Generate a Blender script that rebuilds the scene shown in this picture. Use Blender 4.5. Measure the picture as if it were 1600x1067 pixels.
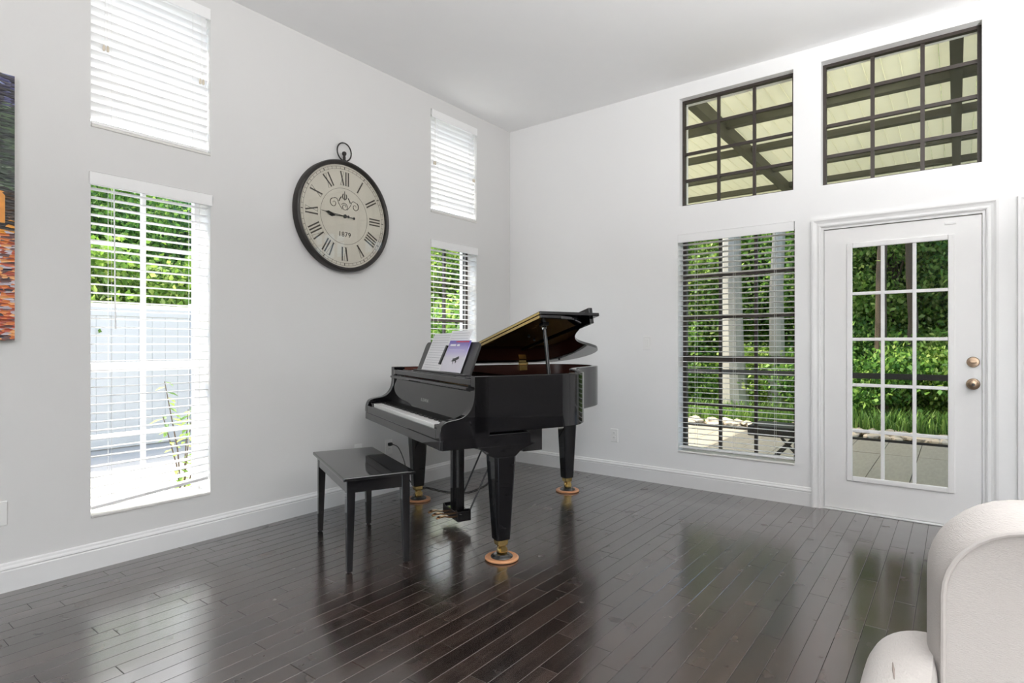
import bpy, bmesh, math, random
import numpy as np
from mathutils import Vector, Matrix, Euler

for _o in list(bpy.data.objects):
    bpy.data.objects.remove(_o)
SC = bpy.context.scene
COL = SC.collection
random.seed(7)
RNG = np.random.default_rng(11)
R = math.radians

# ------------------------------------------------------------------ camera
# room frame: the far corner of the room is the origin, the window wall with the clock is x = 0,
# the wall with the glazed door is y = 0, the room lies at x > 0, y < 0
F_PX, HOR = 907.6, 537.5
YAW = math.atan2(694, 907.6)
CAM_POS = Vector((3.630, -4.715, 1.190))
cam = bpy.data.cameras.new('camera')
cam.sensor_width = 36
cam.lens = F_PX / 1600 * 36
cam.shift_y = (HOR - 533.5) / 1600
cam.clip_start, cam.clip_end = .05, 300
co = bpy.data.objects.new('camera', cam)
COL.objects.link(co)
co.location = CAM_POS
co.rotation_euler = (math.pi / 2, 0, YAW)
SC.camera = co

def project(p):
    d = Vector(p) - CAM_POS
    fw = Vector((-math.sin(YAW), math.cos(YAW), 0)); rt = Vector((math.cos(YAW), math.sin(YAW), 0))
    z = d.dot(fw)
    if z < .05:
        return None
    return 800 + F_PX * d.dot(rt) / z, HOR - F_PX * d.z / z

# ------------------------------------------------------------------ sky, sun, exposure
W = bpy.data.worlds.new('sky'); SC.world = W; W.use_nodes = True
nt = W.node_tree
sky = nt.nodes.new('ShaderNodeTexSky'); sky.sky_type = 'NISHITA'
sky.sun_disc = False; sky.sun_elevation = R(52); sky.sun_rotation = R(-70)
sky.air_density = 1.0; sky.dust_density = 2.5; sky.ozone_density = .6
nt.links.new(sky.outputs[0], nt.nodes['Background'].inputs[0])
nt.nodes['Background'].inputs[1].default_value = .85

sl = bpy.data.lights.new('sun', 'SUN'); sl.energy = 8.0; sl.angle = R(1.2); sl.color = (1, .95, .86)
so = bpy.data.objects.new('sun', sl); COL.objects.link(so)
so.rotation_euler = Vector((.58, .22, -.78)).to_track_quat('-Z', 'Y').to_euler()

def area_light(name, loc, direction, sx, sy, power, color=(1, 1, 1)):
    l = bpy.data.lights.new(name, 'AREA'); l.shape = 'RECTANGLE'; l.size = sx; l.size_y = sy
    l.energy = power; l.color = color
    o = bpy.data.objects.new(name, l); COL.objects.link(o); o.location = loc
    o.rotation_euler = Vector(direction).to_track_quat('-Z', 'Z').to_euler()
    return o

# added fill light in an invented opening of the unseen back wall
area_light('fill_back_east', (6.2, -8.97, 1.55), (0, 1, .6), 2.6, 2.5, 130)

SC.view_settings.view_transform = 'Standard'
SC.view_settings.look = 'None'
SC.view_settings.gamma = 1
SC.view_settings.use_curve_mapping = False
SC.view_settings.exposure = 0.08
SC.cycles.max_bounces = 12
SC.cycles.diffuse_bounces = 6
SC.cycles.transparent_max_bounces = 24
SC.cycles.sample_clamp_indirect = 8
SC.cycles.caustics_reflective = False
SC.cycles.caustics_refractive = False

# ------------------------------------------------------------------ materials
def srgb(h):
    v = [int(h[i:i + 2], 16) / 255 for i in (0, 2, 4)]
    return tuple(c / 12.92 if c <= .04045 else ((c + .055) / 1.055) ** 2.4 for c in v)

MATS = {}
def mat(name, col, rough=.5, metal=0, var=.06, scale=8, bump=0, bscale=60, spec=.5, coat=0, sheen=0, stretch=None, transl=0):
    """principled material whose colour wanders a little with a noise"""
    m = bpy.data.materials.new(name); m.use_nodes = True
    n = m.node_tree.nodes; l = m.node_tree.links
    b = n['Principled BSDF']
    if isinstance(col, str): col = srgb(col)
    b.inputs['Roughness'].default_value = rough
    b.inputs['Metallic'].default_value = metal
    b.inputs['Specular IOR Level'].default_value = spec
    b.inputs['Coat Weight'].default_value = coat
    b.inputs['Coat Roughness'].default_value = .03
    if sheen:
        b.inputs['Sheen Weight'].default_value = sheen
    tc = n.new('ShaderNodeTexCoord'); mp = n.new('ShaderNodeMapping')
    l.new(tc.outputs['Object'], mp.inputs[0])
    if stretch: mp.inputs['Scale'].default_value = stretch
    nz = n.new('ShaderNodeTexNoise'); nz.inputs['Scale'].default_value = scale; nz.inputs['Detail'].default_value = 4
    l.new(mp.outputs[0], nz.inputs['Vector'])
    mx = n.new('ShaderNodeMix'); mx.data_type = 'RGBA'
    mx.inputs[6].default_value = (*[c * (1 - var) for c in col], 1)
    mx.inputs[7].default_value = (*[min(1, c * (1 + var)) for c in col], 1)
    l.new(nz.outputs[0], mx.inputs[0]); l.new(mx.outputs[2], b.inputs['Base Color'])
    if bump:
        nb = n.new('ShaderNodeTexNoise'); nb.inputs['Scale'].default_value = bscale; nb.inputs['Detail'].default_value = 3
        l.new(mp.outputs[0], nb.inputs['Vector'])
        bp = n.new('ShaderNodeBump'); bp.inputs['Strength'].default_value = bump; bp.inputs['Distance'].default_value = .002
        l.new(nb.outputs[0], bp.inputs['Height']); l.new(bp.outputs[0], b.inputs['Normal'])
    if transl:
        tr = n.new('ShaderNodeBsdfTranslucent'); l.new(mx.outputs[2], tr.inputs[0])
        ms = n.new('ShaderNodeMixShader'); ms.inputs[0].default_value = transl
        l.new(b.outputs[0], ms.inputs[1]); l.new(tr.outputs[0], ms.inputs[2])
        l.new(ms.outputs[0], n['Material Output'].inputs[0])
    MATS[name] = m
    return m

def glass_mat(name, tint=(1, 1, 1), refl=1.0):
    m = bpy.data.materials.new(name); m.use_nodes = True
    n = m.node_tree.nodes; l = m.node_tree.links
    n.remove(n['Principled BSDF'])
    t = n.new('ShaderNodeBsdfTransparent'); t.inputs[0].default_value = (*tint, 1)
    g = n.new('ShaderNodeBsdfGlossy'); g.inputs['Roughness'].default_value = .01
    fr = n.new('ShaderNodeFresnel'); fr.inputs[0].default_value = 1.45
    mu = n.new('ShaderNodeMath'); mu.operation = 'MULTIPLY'; mu.inputs[1].default_value = refl
    l.new(fr.outputs[0], mu.inputs[0])
    ms = n.new('ShaderNodeMixShader')
    ge = n.new('ShaderNodeNewGeometry'); iv = n.new('ShaderNodeMath'); iv.operation = 'SUBTRACT'; iv.inputs[0].default_value = 1
    l.new(ge.outputs['Backfacing'], iv.inputs[1])
    m3 = n.new('ShaderNodeMath'); m3.operation = 'MULTIPLY'; l.new(mu.outputs[0], m3.inputs[0]); l.new(iv.outputs[0], m3.inputs[1])
    l.new(m3.outputs[0], ms.inputs[0]); l.new(t.outputs[0], ms.inputs[1]); l.new(g.outputs[0], ms.inputs[2])
    l.new(ms.outputs[0], n['Material Output'].inputs[0])
    MATS[name] = m
    return m

mat('bounce_cut_paint', (.33, .31, .29), .75, var=.02, scale=1.5, spec=.25)  # unseen wall toned dark so less light bounces onto the clock wall
mat('wall_paint_lit', (.86, .86, .86), .75, var=.012, scale=1.5, bump=.08, bscale=180, spec=.25)  # same paint lightened, the door wall's brighter light put into its colour
mat('wall_paint_dim', (.70, .697, .69), .75, var=.012, scale=1.5, bump=.08, bscale=180, spec=.25)  # same paint darkened, the clock wall's weaker light put into its colour
mat('ceiling_paint', (.92, .92, .92), .85, var=.01, bump=.1, bscale=120, spec=.2)
mat('trim_paint', (.80, .80, .798), .38, var=.01)
mat('door_paint', (.84, .835, .83), .35, var=.012)
mat('blind_white', (.9, .9, .9), .4, var=.01, transl=.34)
mat('blind_rail', (.86, .86, .86), .4, var=.01)
mat('cord_white', (.82, .82, .80), .7)
mat('tassel', srgb('d8cdbb'), .5)
mat('vinyl_white', (.85, .85, .86), .4, var=.01)
mat('bronze_frame', srgb('3a332e'), .45, var=.1)
mat('stone_sill', srgb('dcdad6'), .4, var=.08, scale=30)
mat('plate_white', (.84, .84, .83), .35, var=.01)
mat('slot_dark', (.03, .03, .03), .6)
mat('piano_black', (.004, .004, .005), .04, var=.2, spec=.45)
mat('satin_black', (.012, .012, .013), .35, var=.2)
mat('desk_black', (.022, .022, .023), .32, var=.15)
mat('mahogany', srgb('4a1f14'), .3, var=.3, scale=6, stretch=(1, 1, 12))
mat('gold_plate', srgb('b08a4a'), .38, metal=.85, var=.12)
mat('brass', srgb('d9bd7c'), .22, metal=1, var=.08)
mat('knob_metal', srgb('a58f7a'), .34, metal=1, var=.05)
mat('chrome', srgb('cfcfcf'), .12, metal=1, var=.03)
mat('key_ivory', (.82, .82, .80), .18, var=.015)
mat('key_ebony', (.008, .008, .008), .2)
mat('felt_red', srgb('5a1016'), .9)
mat('soundboard', srgb('b5874f'), .35, var=.2, scale=4, stretch=(1, 14, 1))
mat('copper_pedal', srgb('b58a62'), .22, metal=1)
mat('cup_wood', srgb('c08a63'), .35, var=.15, scale=20)
mat('cup_glass', (.03, .03, .03), .06, spec=.8)
mat('bench_black', (.008, .008, .009), .045, var=.2)
mat('rubber', (.015, .015, .015), .6)
mat('clock_iron', srgb('2b2826'), .45, var=.25, scale=20, metal=.2)
mat('clock_dial', srgb('d3cec3'), .6, var=.06, scale=7)
mat('clock_ink', srgb('4b4741'), .7, var=.1)
mat('paper', (.80, .80, .82), .7, var=.02)
mat('paper_ink', srgb('8f8f98'), .8)
mat('red_print', srgb('d8404e'), .5)
mat('linen', srgb('bab5b1'), .95, var=.06, scale=70, bump=.9, bscale=110, sheen=.15, spec=.15, stretch=(1, 1, 7))
mat('linen_fold_shade', srgb('857a74'), .95)  # darker linen, the shade inside the crease put into its colour
mat('linen_welt', srgb('b3aeaa'), .95, var=.05, scale=60, spec=.15)
mat('dark_wood', srgb('2c1c14'), .4)
mat('canvas_edge', srgb('d9d4c8'), .8)
mat('patio_stone', srgb('a39989'), .6, var=.22, scale=5, bump=.4, bscale=25, stretch=(6, 1, 1))
mat('concrete', srgb('a5a19a'), .85, var=.08, scale=3)
mat('earth', srgb('4b4030'), .95, var=.3, scale=4)
mat('fence_vinyl', (.56, .56, .555), .45, var=.01)
mat('bark', srgb('5a4a3a'), .9, var=.35, scale=9, bump=.8, bscale=14, stretch=(1, 1, .25))
mat('bark_pale', srgb('a79f92'), .9, var=.35, scale=6, bump=.6, bscale=14, stretch=(1, 1, .3))
mat('porch_board', srgb('e9e7d6'), .6, var=.03, transl=.33)
mat('porch_beam', srgb('5c5a4c'), .6, var=.15)
mat('screen_metal', srgb('26221f'), .45, var=.1)
mat('rock', srgb('cbb89f'), .85, var=.35, scale=6)
glass_mat('window_glass', (.97, .985, .97), .4)
glass_mat('clock_glass', (.97, .97, .96), .7)

def leaf_mat(name, dark, mid, bright, transl=.4):
    m = bpy.data.materials.new(name); m.use_nodes = True
    n = m.node_tree.nodes; l = m.node_tree.links
    b = n['Principled BSDF']; b.inputs['Roughness'].default_value = .5
    b.inputs['Specular IOR Level'].default_value = .3
    g = n.new('ShaderNodeNewGeometry'); cr = n.new('ShaderNodeValToRGB')
    e = cr.color_ramp.elements
    e[0].position = 0; e[0].color = (*srgb(dark), 1); e[1].position = 1; e[1].color = (*srgb(bright), 1)
    k = cr.color_ramp.elements.new(.55); k.color = (*srgb(mid), 1)
    l.new(g.outputs['Random Per Island'], cr.inputs[0]); l.new(cr.outputs[0], b.inputs['Base Color'])
    tr = n.new('ShaderNodeBsdfTranslucent'); l.new(cr.outputs[0], tr.inputs[0])
    ms = n.new('ShaderNodeMixShader'); ms.inputs[0].default_value = transl
    l.new(b.outputs[0], ms.inputs[1]); l.new(tr.outputs[0], ms.inputs[2])
    l.new(ms.outputs[0], n['Material Output'].inputs[0])
    MATS[name] = m
leaf_mat('leaf_green', '365a28', '6f9c44', 'b4cf68', .5)
leaf_mat('leaf_light', '4a7029', '8aac45', 'cdd97a', .5)
leaf_mat('leaf_dark', '2c5238', '4d7a50', '86b06c', .5)
leaf_mat('grass_blade', '41622a', '6f9440', 'a6bf66')

def plank_mat():
    m = bpy.data.materials.new('floor_wood'); m.use_nodes = True
    n = m.node_tree.nodes; l = m.node_tree.links; b = n['Principled BSDF']
    oi = n.new('ShaderNodeObjectInfo'); g = n.new('ShaderNodeNewGeometry')
    add = n.new('ShaderNodeMath'); add.operation = 'ADD'
    l.new(oi.outputs['Random'], add.inputs[0]); l.new(g.outputs['Random Per Island'], add.inputs[1])
    fr = n.new('ShaderNodeMath'); fr.operation = 'FRACT'; l.new(add.outputs[0], fr.inputs[0])
    tc = n.new('ShaderNodeTexCoord'); cmb = n.new('ShaderNodeCombineXYZ')
    sc = n.new('ShaderNodeMath'); sc.operation = 'MULTIPLY'; sc.inputs[1].default_value = 37
    l.new(fr.outputs[0], sc.inputs[0]); l.new(sc.outputs[0], cmb.inputs[0]); l.new(sc.outputs[0], cmb.inputs[1])
    va = n.new('ShaderNodeVectorMath'); va.operation = 'ADD'
    l.new(tc.outputs['Object'], va.inputs[0]); l.new(cmb.outputs[0], va.inputs[1])
    mp = n.new('ShaderNodeMapping'); mp.inputs['Scale'].default_value = (28, 2.2, 1); l.new(va.outputs[0], mp.inputs[0])
    nz = n.new('ShaderNodeTexNoise'); nz.inputs['Scale'].default_value = 1; nz.inputs['Detail'].default_value = 6
    nz.inputs['Distortion'].default_value = 1.2
    l.new(mp.outputs[0], nz.inputs['Vector'])
    cr = n.new('ShaderNodeValToRGB'); e = cr.color_ramp.elements
    e[0].position = .3; e[0].color = (*srgb('1d1614'), 1); e[1].position = .75; e[1].color = (*srgb('3d302a'), 1)
    l.new(nz.outputs[0], cr.inputs[0])
    hs = n.new('ShaderNodeHueSaturation')
    mr = n.new('ShaderNodeMapRange'); mr.inputs[3].default_value = .5; mr.inputs[4].default_value = 1.3
    l.new(fr.outputs[0], mr.inputs[0]); l.new(mr.outputs[0], hs.inputs['Value']); l.new(cr.outputs[0], hs.inputs['Color'])
    l.new(hs.outputs[0], b.inputs['Base Color'])
    n2 = n.new('ShaderNodeTexNoise'); n2.inputs['Scale'].default_value = 7; n2.inputs['Detail'].default_value = 5
    l.new(va.outputs[0], n2.inputs['Vector'])
    m2 = n.new('ShaderNodeMapRange'); m2.inputs[1].default_value = .3; m2.inputs[2].default_value = .75
    m2.inputs[3].default_value = .18; m2.inputs[4].default_value = .30
    l.new(n2.outputs[0], m2.inputs[0]); l.new(m2.outputs[0], b.inputs['Roughness'])
    b.inputs['Specular IOR Level'].default_value = .5; b.inputs['IOR'].default_value = 1.5; b.inputs['Coat Weight'].default_value = 1; b.inputs['Coat Roughness'].default_value = .17
    bp = n.new('ShaderNodeBump'); bp.inputs['Strength'].default_value = .12; bp.inputs['Distance'].default_value = .0015
    l.new(nz.outputs[0], bp.inputs['Height']); l.new(bp.outputs[0], b.inputs['Normal'])
    MATS['floor_wood'] = m
plank_mat()

def painting_mat():
    """dabs of oil paint in bands: night-blue sky, dark green boughs, a lit window, orange fallen leaves"""
    m = bpy.data.materials.new('oil_paint'); m.use_nodes = True
    n = m.node_tree.nodes; l = m.node_tree.links; b = n['Principled BSDF']; b.inputs['Roughness'].default_value = .35
    tc = n.new('ShaderNodeTexCoord')
    mp = n.new('ShaderNodeMapping'); mp.inputs['Scale'].default_value = (30, 42, 105); mp.inputs['Rotation'].default_value = (.5, 0, 0)
    l.new(tc.outputs['Object'], mp.inputs[0])
    vo = n.new('ShaderNodeTexVoronoi'); vo.inputs['Scale'].default_value = 1; l.new(mp.outputs[0], vo.inputs['Vector'])
    sx = n.new('ShaderNodeSeparateXYZ'); l.new(tc.outputs['Object'], sx.inputs[0])
    sv = n.new('ShaderNodeSeparateXYZ'); l.new(vo.outputs['Color'], sv.inputs[0])
    def ramp(stops):
        cr = n.new('ShaderNodeValToRGB'); cr.color_ramp.interpolation = 'CONSTANT'
        e = cr.color_ramp.elements
        e[0].position = stops[0][0]; e[0].color = (*srgb(stops[0][1]), 1)
        e[1].position = stops[1][0]; e[1].color = (*srgb(stops[1][1]), 1)
        for p, c in stops[2:]:
            k = e.new(p); k.color = (*srgb(c), 1)
        l.new(sv.outputs[0], cr.inputs[0]); return cr.outputs[0]
    ground = ramp([(0, '8a3a22'), (.18, 'c46a2e'), (.38, 'd99a62'), (.55, '5a3b3a'), (.68, 'b9b0b8'), (.82, 'a8452a'), (.92, '2c2430')])
    house = ramp([(0, '181614'), (.3, '2a2118'), (.7, '3c2a16'), (.93, 'd08c2a')])
    boughs = ramp([(0, '1a241c'), (.3, '2f4030'), (.6, '43563c'), (.82, '222a2c'), (.93, '6c7a66')])
    skyc = ramp([(0, '14121c'), (.4, '262238'), (.75, '3c3d66'), (.93, '7d86b0')])
    def gt(th):
        g = n.new('ShaderNodeMath'); g.operation = 'GREATER_THAN'; g.inputs[1].default_value = th
        ad = n.new('ShaderNodeMath'); ad.operation = 'MULTIPLY_ADD'; ad.inputs[1].default_value = .03
        l.new(sv.outputs[1], ad.inputs[0]); l.new(sx.outputs[2], ad.inputs[2]); l.new(ad.outputs[0], g.inputs[0]); return g.outputs[0]
    cur = ground
    for th, c in ((.53, house), (.74, boughs), (1.14, skyc)):
        mx = n.new('ShaderNodeMix'); mx.data_type = 'RGBA'; l.new(gt(th), mx.inputs[0])
        l.new(cur, mx.inputs[6]); l.new(c, mx.inputs[7]); cur = mx.outputs[2]
    l.new(cur, b.inputs['Base Color'])
    bp = n.new('ShaderNodeBump'); bp.inputs['Strength'].default_value = .8; bp.inputs['Distance'].default_value = .004
    l.new(vo.outputs['Distance'], bp.inputs['Height']); l.new(bp.outputs[0], b.inputs['Normal'])
    MATS['oil_paint'] = m
painting_mat()

def cover_mat():
    """music book cover: violet fading to white downwards (printed)"""
    m = bpy.data.materials.new('book_cover'); m.use_nodes = True
    n = m.node_tree.nodes; l = m.node_tree.links; b = n['Principled BSDF']; b.inputs['Roughness'].default_value = .3
    tc = n.new('ShaderNodeTexCoord'); sx = n.new('ShaderNodeSeparateXYZ'); l.new(tc.outputs['Generated'], sx.inputs[0])
    cr = n.new('ShaderNodeValToRGB'); e = cr.color_ramp.elements
    e[0].position = .45; e[0].color = (*srgb('d5d2dc'), 1); e[1].position = .97; e[1].color = (*srgb('6a5ab0'), 1)
    k = e.new(.68); k.color = (*srgb('b4abd6'), 1)
    l.new(sx.outputs[2], cr.inputs[0]); l.new(cr.outputs[0], b.inputs['Base Color'])
    MATS['book_cover'] = m
cover_mat()

# ------------------------------------------------------------------ mesh helpers
class MB:
    def __init__(self): self.v = []; self.f = []; self.m = []
    def add(self, verts, faces, mi=0):
        o = len(self.v); self.v += [tuple(p) for p in verts]
        self.f += [tuple(i + o for i in f) for f in faces]; self.m += [mi] * len(faces)
        return self
    def box(self, a, b, mi=0):
        x0, y0, z0 = a; x1, y1, z1 = b
        if x0 > x1: x0, x1 = x1, x0
        if y0 > y1: y0, y1 = y1, y0
        if z0 > z1: z0, z1 = z1, z0
        v = [(x0, y0, z0), (x1, y0, z0), (x1, y1, z0), (x0, y1, z0), (x0, y0, z1), (x1, y0, z1), (x1, y1, z1), (x0, y1, z1)]
        return self.add(v, [(0, 3, 2, 1), (4, 5, 6, 7), (0, 1, 5, 4), (1, 2, 6, 5), (2, 3, 7, 6), (3, 0, 4, 7)], mi)
    def prism(self, poly, axis, a, b, mi=0):
        """poly: 2-D points; axis 0/1/2 = extrusion axis; the other two axes in order take the 2-D point"""
        def P(p, t):
            q = list(p); q.insert(axis, t); return tuple(q)
        n = len(poly)
        v = [P(p, a) for p in poly] + [P(p, b) for p in poly]
        fs = [tuple(range(n - 1, -1, -1)), tuple(range(n, 2 * n))] + [(i, (i + 1) % n, n + (i + 1) % n, n + i) for i in range(n)]
        return self.add(v, fs, mi)
    def rings(self, rings, closed=True, caps=True, mi=0):
        n = len(rings[0]); v = [p for r in rings for p in r]; fs = []
        for k in range(len(rings) - 1):
            for i in range(n if closed else n - 1):
                j = (i + 1) % n
                fs.append((k * n + i, k * n + j, (k + 1) * n + j, (k + 1) * n + i))
        if caps:
            fs.append(tuple(range(n - 1, -1, -1))); o = (len(rings) - 1) * n; fs.append(tuple(range(o, o + n)))
        return self.add(v, fs, mi)
    def tube(self, pts, r, seg=8, mi=0, closed=False):
        pts = [Vector(p) for p in pts]; n = len(pts)
        rr = r if isinstance(r, (list, tuple)) else [r] * n
        rings = []; ref = None
        for i, p in enumerate(pts):
            if closed: t = pts[(i + 1) % n] - pts[i - 1]
            else: t = pts[min(i + 1, n - 1)] - pts[max(i - 1, 0)]
            t.normalize()
            if ref is None:
                ref = Vector((0, 0, 1)) if abs(t.z) < .9 else Vector((1, 0, 0))
            a = t.cross(ref)
            if a.length < 1e-4: a = t.cross(Vector((0, 1, 0)))
            a.normalize(); b = a.cross(t); ref = b if not closed else ref
            rings.append([p + rr[i] * (math.cos(2 * math.pi * k / seg) * a + math.sin(2 * math.pi * k / seg) * b) for k in range(seg)])
        if closed:
            rings.append(rings[0]); return self.rings(rings, True, False, mi)
        return self.rings(rings, True, True, mi)
    def lathe(self, prof, seg=24, c=(0, 0, 0), axis=2, mi=0, caps=True):
        rings = []
        for r, h in prof:
            ring = []
            for k in range(seg):
                a = 2 * math.pi * k / seg; q = [r * math.cos(a), r * math.sin(a)]; q.insert(axis, h)
                ring.append((q[0] + c[0], q[1] + c[1], q[2] + c[2]))
            rings.append(ring)
        return self.rings(rings, True, caps, mi)
    def mesh(self, name, mats):
        me = bpy.data.meshes.new(name)
        me.from_pydata(self.v, [], self.f)
        for mm in (mats if isinstance(mats, (list, tuple)) else [mats]): me.materials.append(MATS[mm])
        me.polygons.foreach_set('material_index', self.m)
        bm = bmesh.new(); bm.from_mesh(me); bmesh.ops.recalc_face_normals(bm, faces=bm.faces); bm.to_mesh(me); bm.free()
        return me
    def build(self, name, mats, parent=None, bevel=0, smooth=False, seg=2):
        return place(self.mesh(name, mats), name, parent, bevel=bevel, smooth=smooth, seg=seg)

def place(me, name, parent=None, loc=None, rot=None, bevel=0, smooth=False, seg=2):
    o = bpy.data.objects.new(name, me); COL.objects.link(o); o.parent = parent
    if loc is not None: o.location = loc
    if rot is not None: o.rotation_euler = rot
    if smooth:
        me.polygons.foreach_set('use_smooth', [True] * len(me.polygons))
        try: me.set_sharp_from_angle(angle=R(38))
        except Exception: pass
    if bevel:
        md = o.modifiers.new('edge', 'BEVEL'); md.width = bevel; md.segments = seg; md.limit_method = 'ANGLE'; md.angle_limit = R(40)
        md.harden_normals = False
    return o

def empty(name, loc=(0, 0, 0), rz=0):
    o = bpy.data.objects.new(name, None); COL.objects.link(o); o.location = loc; o.rotation_euler = (0, 0, rz)
    o.empty_display_size = .05
    return o
def tag(o, label=None, cat=None, group=None, kind=None):
    if label: o['label'] = label
    if cat: o['category'] = cat
    if group: o['group'] = group
    if kind: o['kind'] = kind
    return o
def text_mesh(name, body, size, depth, m, parent, loc, rot, spacing=1.0):
    c = bpy.data.curves.new(name, 'FONT'); c.body = body; c.size = size; c.extrude = depth
    c.align_x = 'CENTER'; c.align_y = 'CENTER'; c.space_character = spacing; c.resolution_u = 3
    t = bpy.data.objects.new(name + '_curve', c); COL.objects.link(t)
    me = bpy.data.meshes.new_from_object(t.evaluated_get(bpy.context.evaluated_depsgraph_get()))
    bpy.data.objects.remove(t); bpy.data.curves.remove(c)
    me.name = name; me.materials.clear(); me.materials.append(MATS[m])
    return place(me, name, parent, loc, rot)
def catmull(pts, n=6, closed=False):
    out = []; m = len(pts)
    for i in range(m if closed else m - 1):
        p0 = np.array(pts[(i - 1) % m] if closed or i > 0 else pts[0], float); p1 = np.array(pts[i], float)
        p2 = np.array(pts[(i + 1) % m], float); p3 = np.array(pts[(i + 2) % m] if closed or i + 2 < m else pts[-1], float)
        for k in range(n):
            t = k / n
            out.append(tuple(.5 * (2 * p1 + (p2 - p0) * t + (2 * p0 - 5 * p1 + 4 * p2 - p3) * t * t + (3 * p1 - p0 - 3 * p2 + p3) * t ** 3)))
    if not closed: out.append(tuple(pts[-1]))
    return out

# ------------------------------------------------------------------ room shell
CEIL = 3.357
RX, RY = 8.0, -9.0
def wall(name, axis, lo, hi, z1, holes, t0, t1, m='wall_paint_dim'):
    """wall slab with rectangular holes; axis = the horizontal axis it runs along (0 or 1)"""
    us = sorted({lo, hi, *[h[0] for h in holes], *[h[1] for h in holes]})
    zs = sorted({0, z1, *[h[2] for h in holes], *[h[3] for h in holes]})
    bm = bmesh.new(); cache = {}
    def V(u, z, t):
        k = (round(u, 5), round(z, 5), t)
        if k not in cache: cache[k] = bm.verts.new((u, t, z) if axis == 0 else (t, u, z))
        return cache[k]
    def solid(i, j):
        if i < 0 or j < 0 or i >= len(us) - 1 or j >= len(zs) - 1: return False
        cu, cz = (us[i] + us[i + 1]) / 2, (zs[j] + zs[j + 1]) / 2
        return not any(h[0] < cu < h[1] and h[2] < cz < h[3] for h in holes)
    for i in range(len(us) - 1):
        for j in range(len(zs) - 1):
            if not solid(i, j): continue
            a, b, c, d = us[i], us[i + 1], zs[j], zs[j + 1]
            for t in (t0, t1): bm.faces.new([V(a, c, t), V(b, c, t), V(b, d, t), V(a, d, t)])
            for (di, dj, p, q) in ((-1, 0, (a, c), (a, d)), (1, 0, (b, c), (b, d)), (0, -1, (a, c), (b, c)), (0, 1, (a, d), (b, d))):
                if not solid(i + di, j + dj):
                    bm.faces.new([V(*p, t0), V(*q, t0), V(*q, t1), V(*p, t1)])
    bmesh.ops.recalc_face_normals(bm, faces=bm.faces)
    me = bpy.data.meshes.new(name); bm.to_mesh(me); bm.free(); me.materials.append(MATS[m])
    return tag(place(me, name), kind='structure')

A_BIG, A_SMALL = (-3.630, -3.010), (-1.130, -.522)
ZL, ZU = (.270, 2.105), (2.340, 3.240)
B_L, B_R, B_LOW = (1.790, 2.665), (2.850, 3.760), (1.775, 2.675)
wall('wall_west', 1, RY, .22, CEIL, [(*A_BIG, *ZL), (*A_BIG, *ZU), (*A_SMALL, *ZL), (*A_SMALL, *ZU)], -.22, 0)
DOOR = (2.850, 3.780)
wall('wall_north', 0, 0, RX, CEIL, [(*B_L, *ZU), (*B_R, *ZU), (*B_LOW, .285, 2.105), (*DOOR, 0, 2.035), (3.99, 4.86, 0, 2.035)], 0, .2, 'wall_paint_lit')
wall('wall_south', 0, 0, RX, CEIL, [(4.9, 7.5, .3, 2.8)], RY - .2, RY)  # opening added in this unseen wall to admit fill light
wall('wall_east', 1, RY, 0, CEIL, [], RX, RX + .2, 'bounce_cut_paint')
c = MB().box((-.22, RY - .2, CEIL), (RX + .2, .2, CEIL + .2)).build('ceiling', 'ceiling_paint'); tag(c, kind='structure')

# floor: subfloor + individual planks running along y
floor = MB().box((-.2, RY - .2, -.12), (RX + .2, .2, -.019)).build('floor', 'dark_wood'); tag(floor, kind='structure')
PW = .083
def plank_mesh(L, w=PW):
    b = .0016; g = .0004; z0, z1 = -.0185, 0
    x, y = w / 2 - g, L / 2 - g
    mb = MB()
    mb.rings([[(-x, -y, z0), (x, -y, z0), (x, y, z0), (-x, y, z0)], [(-x, -y, z1 - b), (x, -y, z1 - b), (x, y, z1 - b), (-x, y, z1 - b)],
              [(-x + b, -y + b, z1), (x - b, -y + b, z1), (x - b, y - b, z1), (-x + b, y - b, z1)]])
    return mb
LENS = [.35, .45, .55, .65, .75, .85, .95, 1.05, 1.2]
PM = {L: plank_mesh(L).mesh('plank', 'floor_wood') for L in LENS}
planks = []
rows = int(RX / PW) + 1
prng = random.Random(21)
for i in range(rows):
    x = PW * (i + .5); y = 0
    while y > RY + .001:
        L = prng.choice(LENS)
        if y - L < RY: L = y - RY
        planks.append((x, y - L / 2, L)); y -= L
def px_area(x, y, L):
    ps = [project((x + sx * PW / 2, max(RY, min(0, y + sy * L / 2)), 0)) for sx, sy in ((-1, -1), (1, -1), (1, 1), (-1, 1))]
    if any(p is None for p in ps): return 0
    xs = [min(1600, max(0, p[0])) for p in ps]; ys = [min(1067, max(0, p[1])) for p in ps]
    return abs(sum(xs[k] * ys[(k + 1) % 4] - xs[(k + 1) % 4] * ys[k] for k in range(4))) / 2
planks.sort(key=lambda p: -px_area(*p))
for p in planks[:300]:
    place(PM.get(p[2]) or plank_mesh(p[2]).mesh('plank', 'floor_wood'), 'plank', floor, (p[0], p[1], 0))
rest = MB()
for p in planks[300:]:
    q = plank_mesh(p[2]); rest.add([(a + p[0], b + p[1], cc) for a, b, cc in q.v], q.f)
tag(rest.build('plank_field', 'floor_wood', floor), kind='stuff')

# baseboards
BB = [(0, 0), (.016, 0), (.016, .098), (.0135, .103), (.0135, .106), (.018, .110), (.016, .117), (.011, .124), (.009, .133), (.004, .138), (0, .138)]
b = MB().prism(BB, 1, RY, 0).build('baseboard_west', 'trim_paint'); tag(b, kind='structure')
b = MB().prism([(-p[0], p[1]) for p in BB], 0, .016, 2.789).build('baseboard_north', 'trim_paint'); tag(b, kind='structure')

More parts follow.
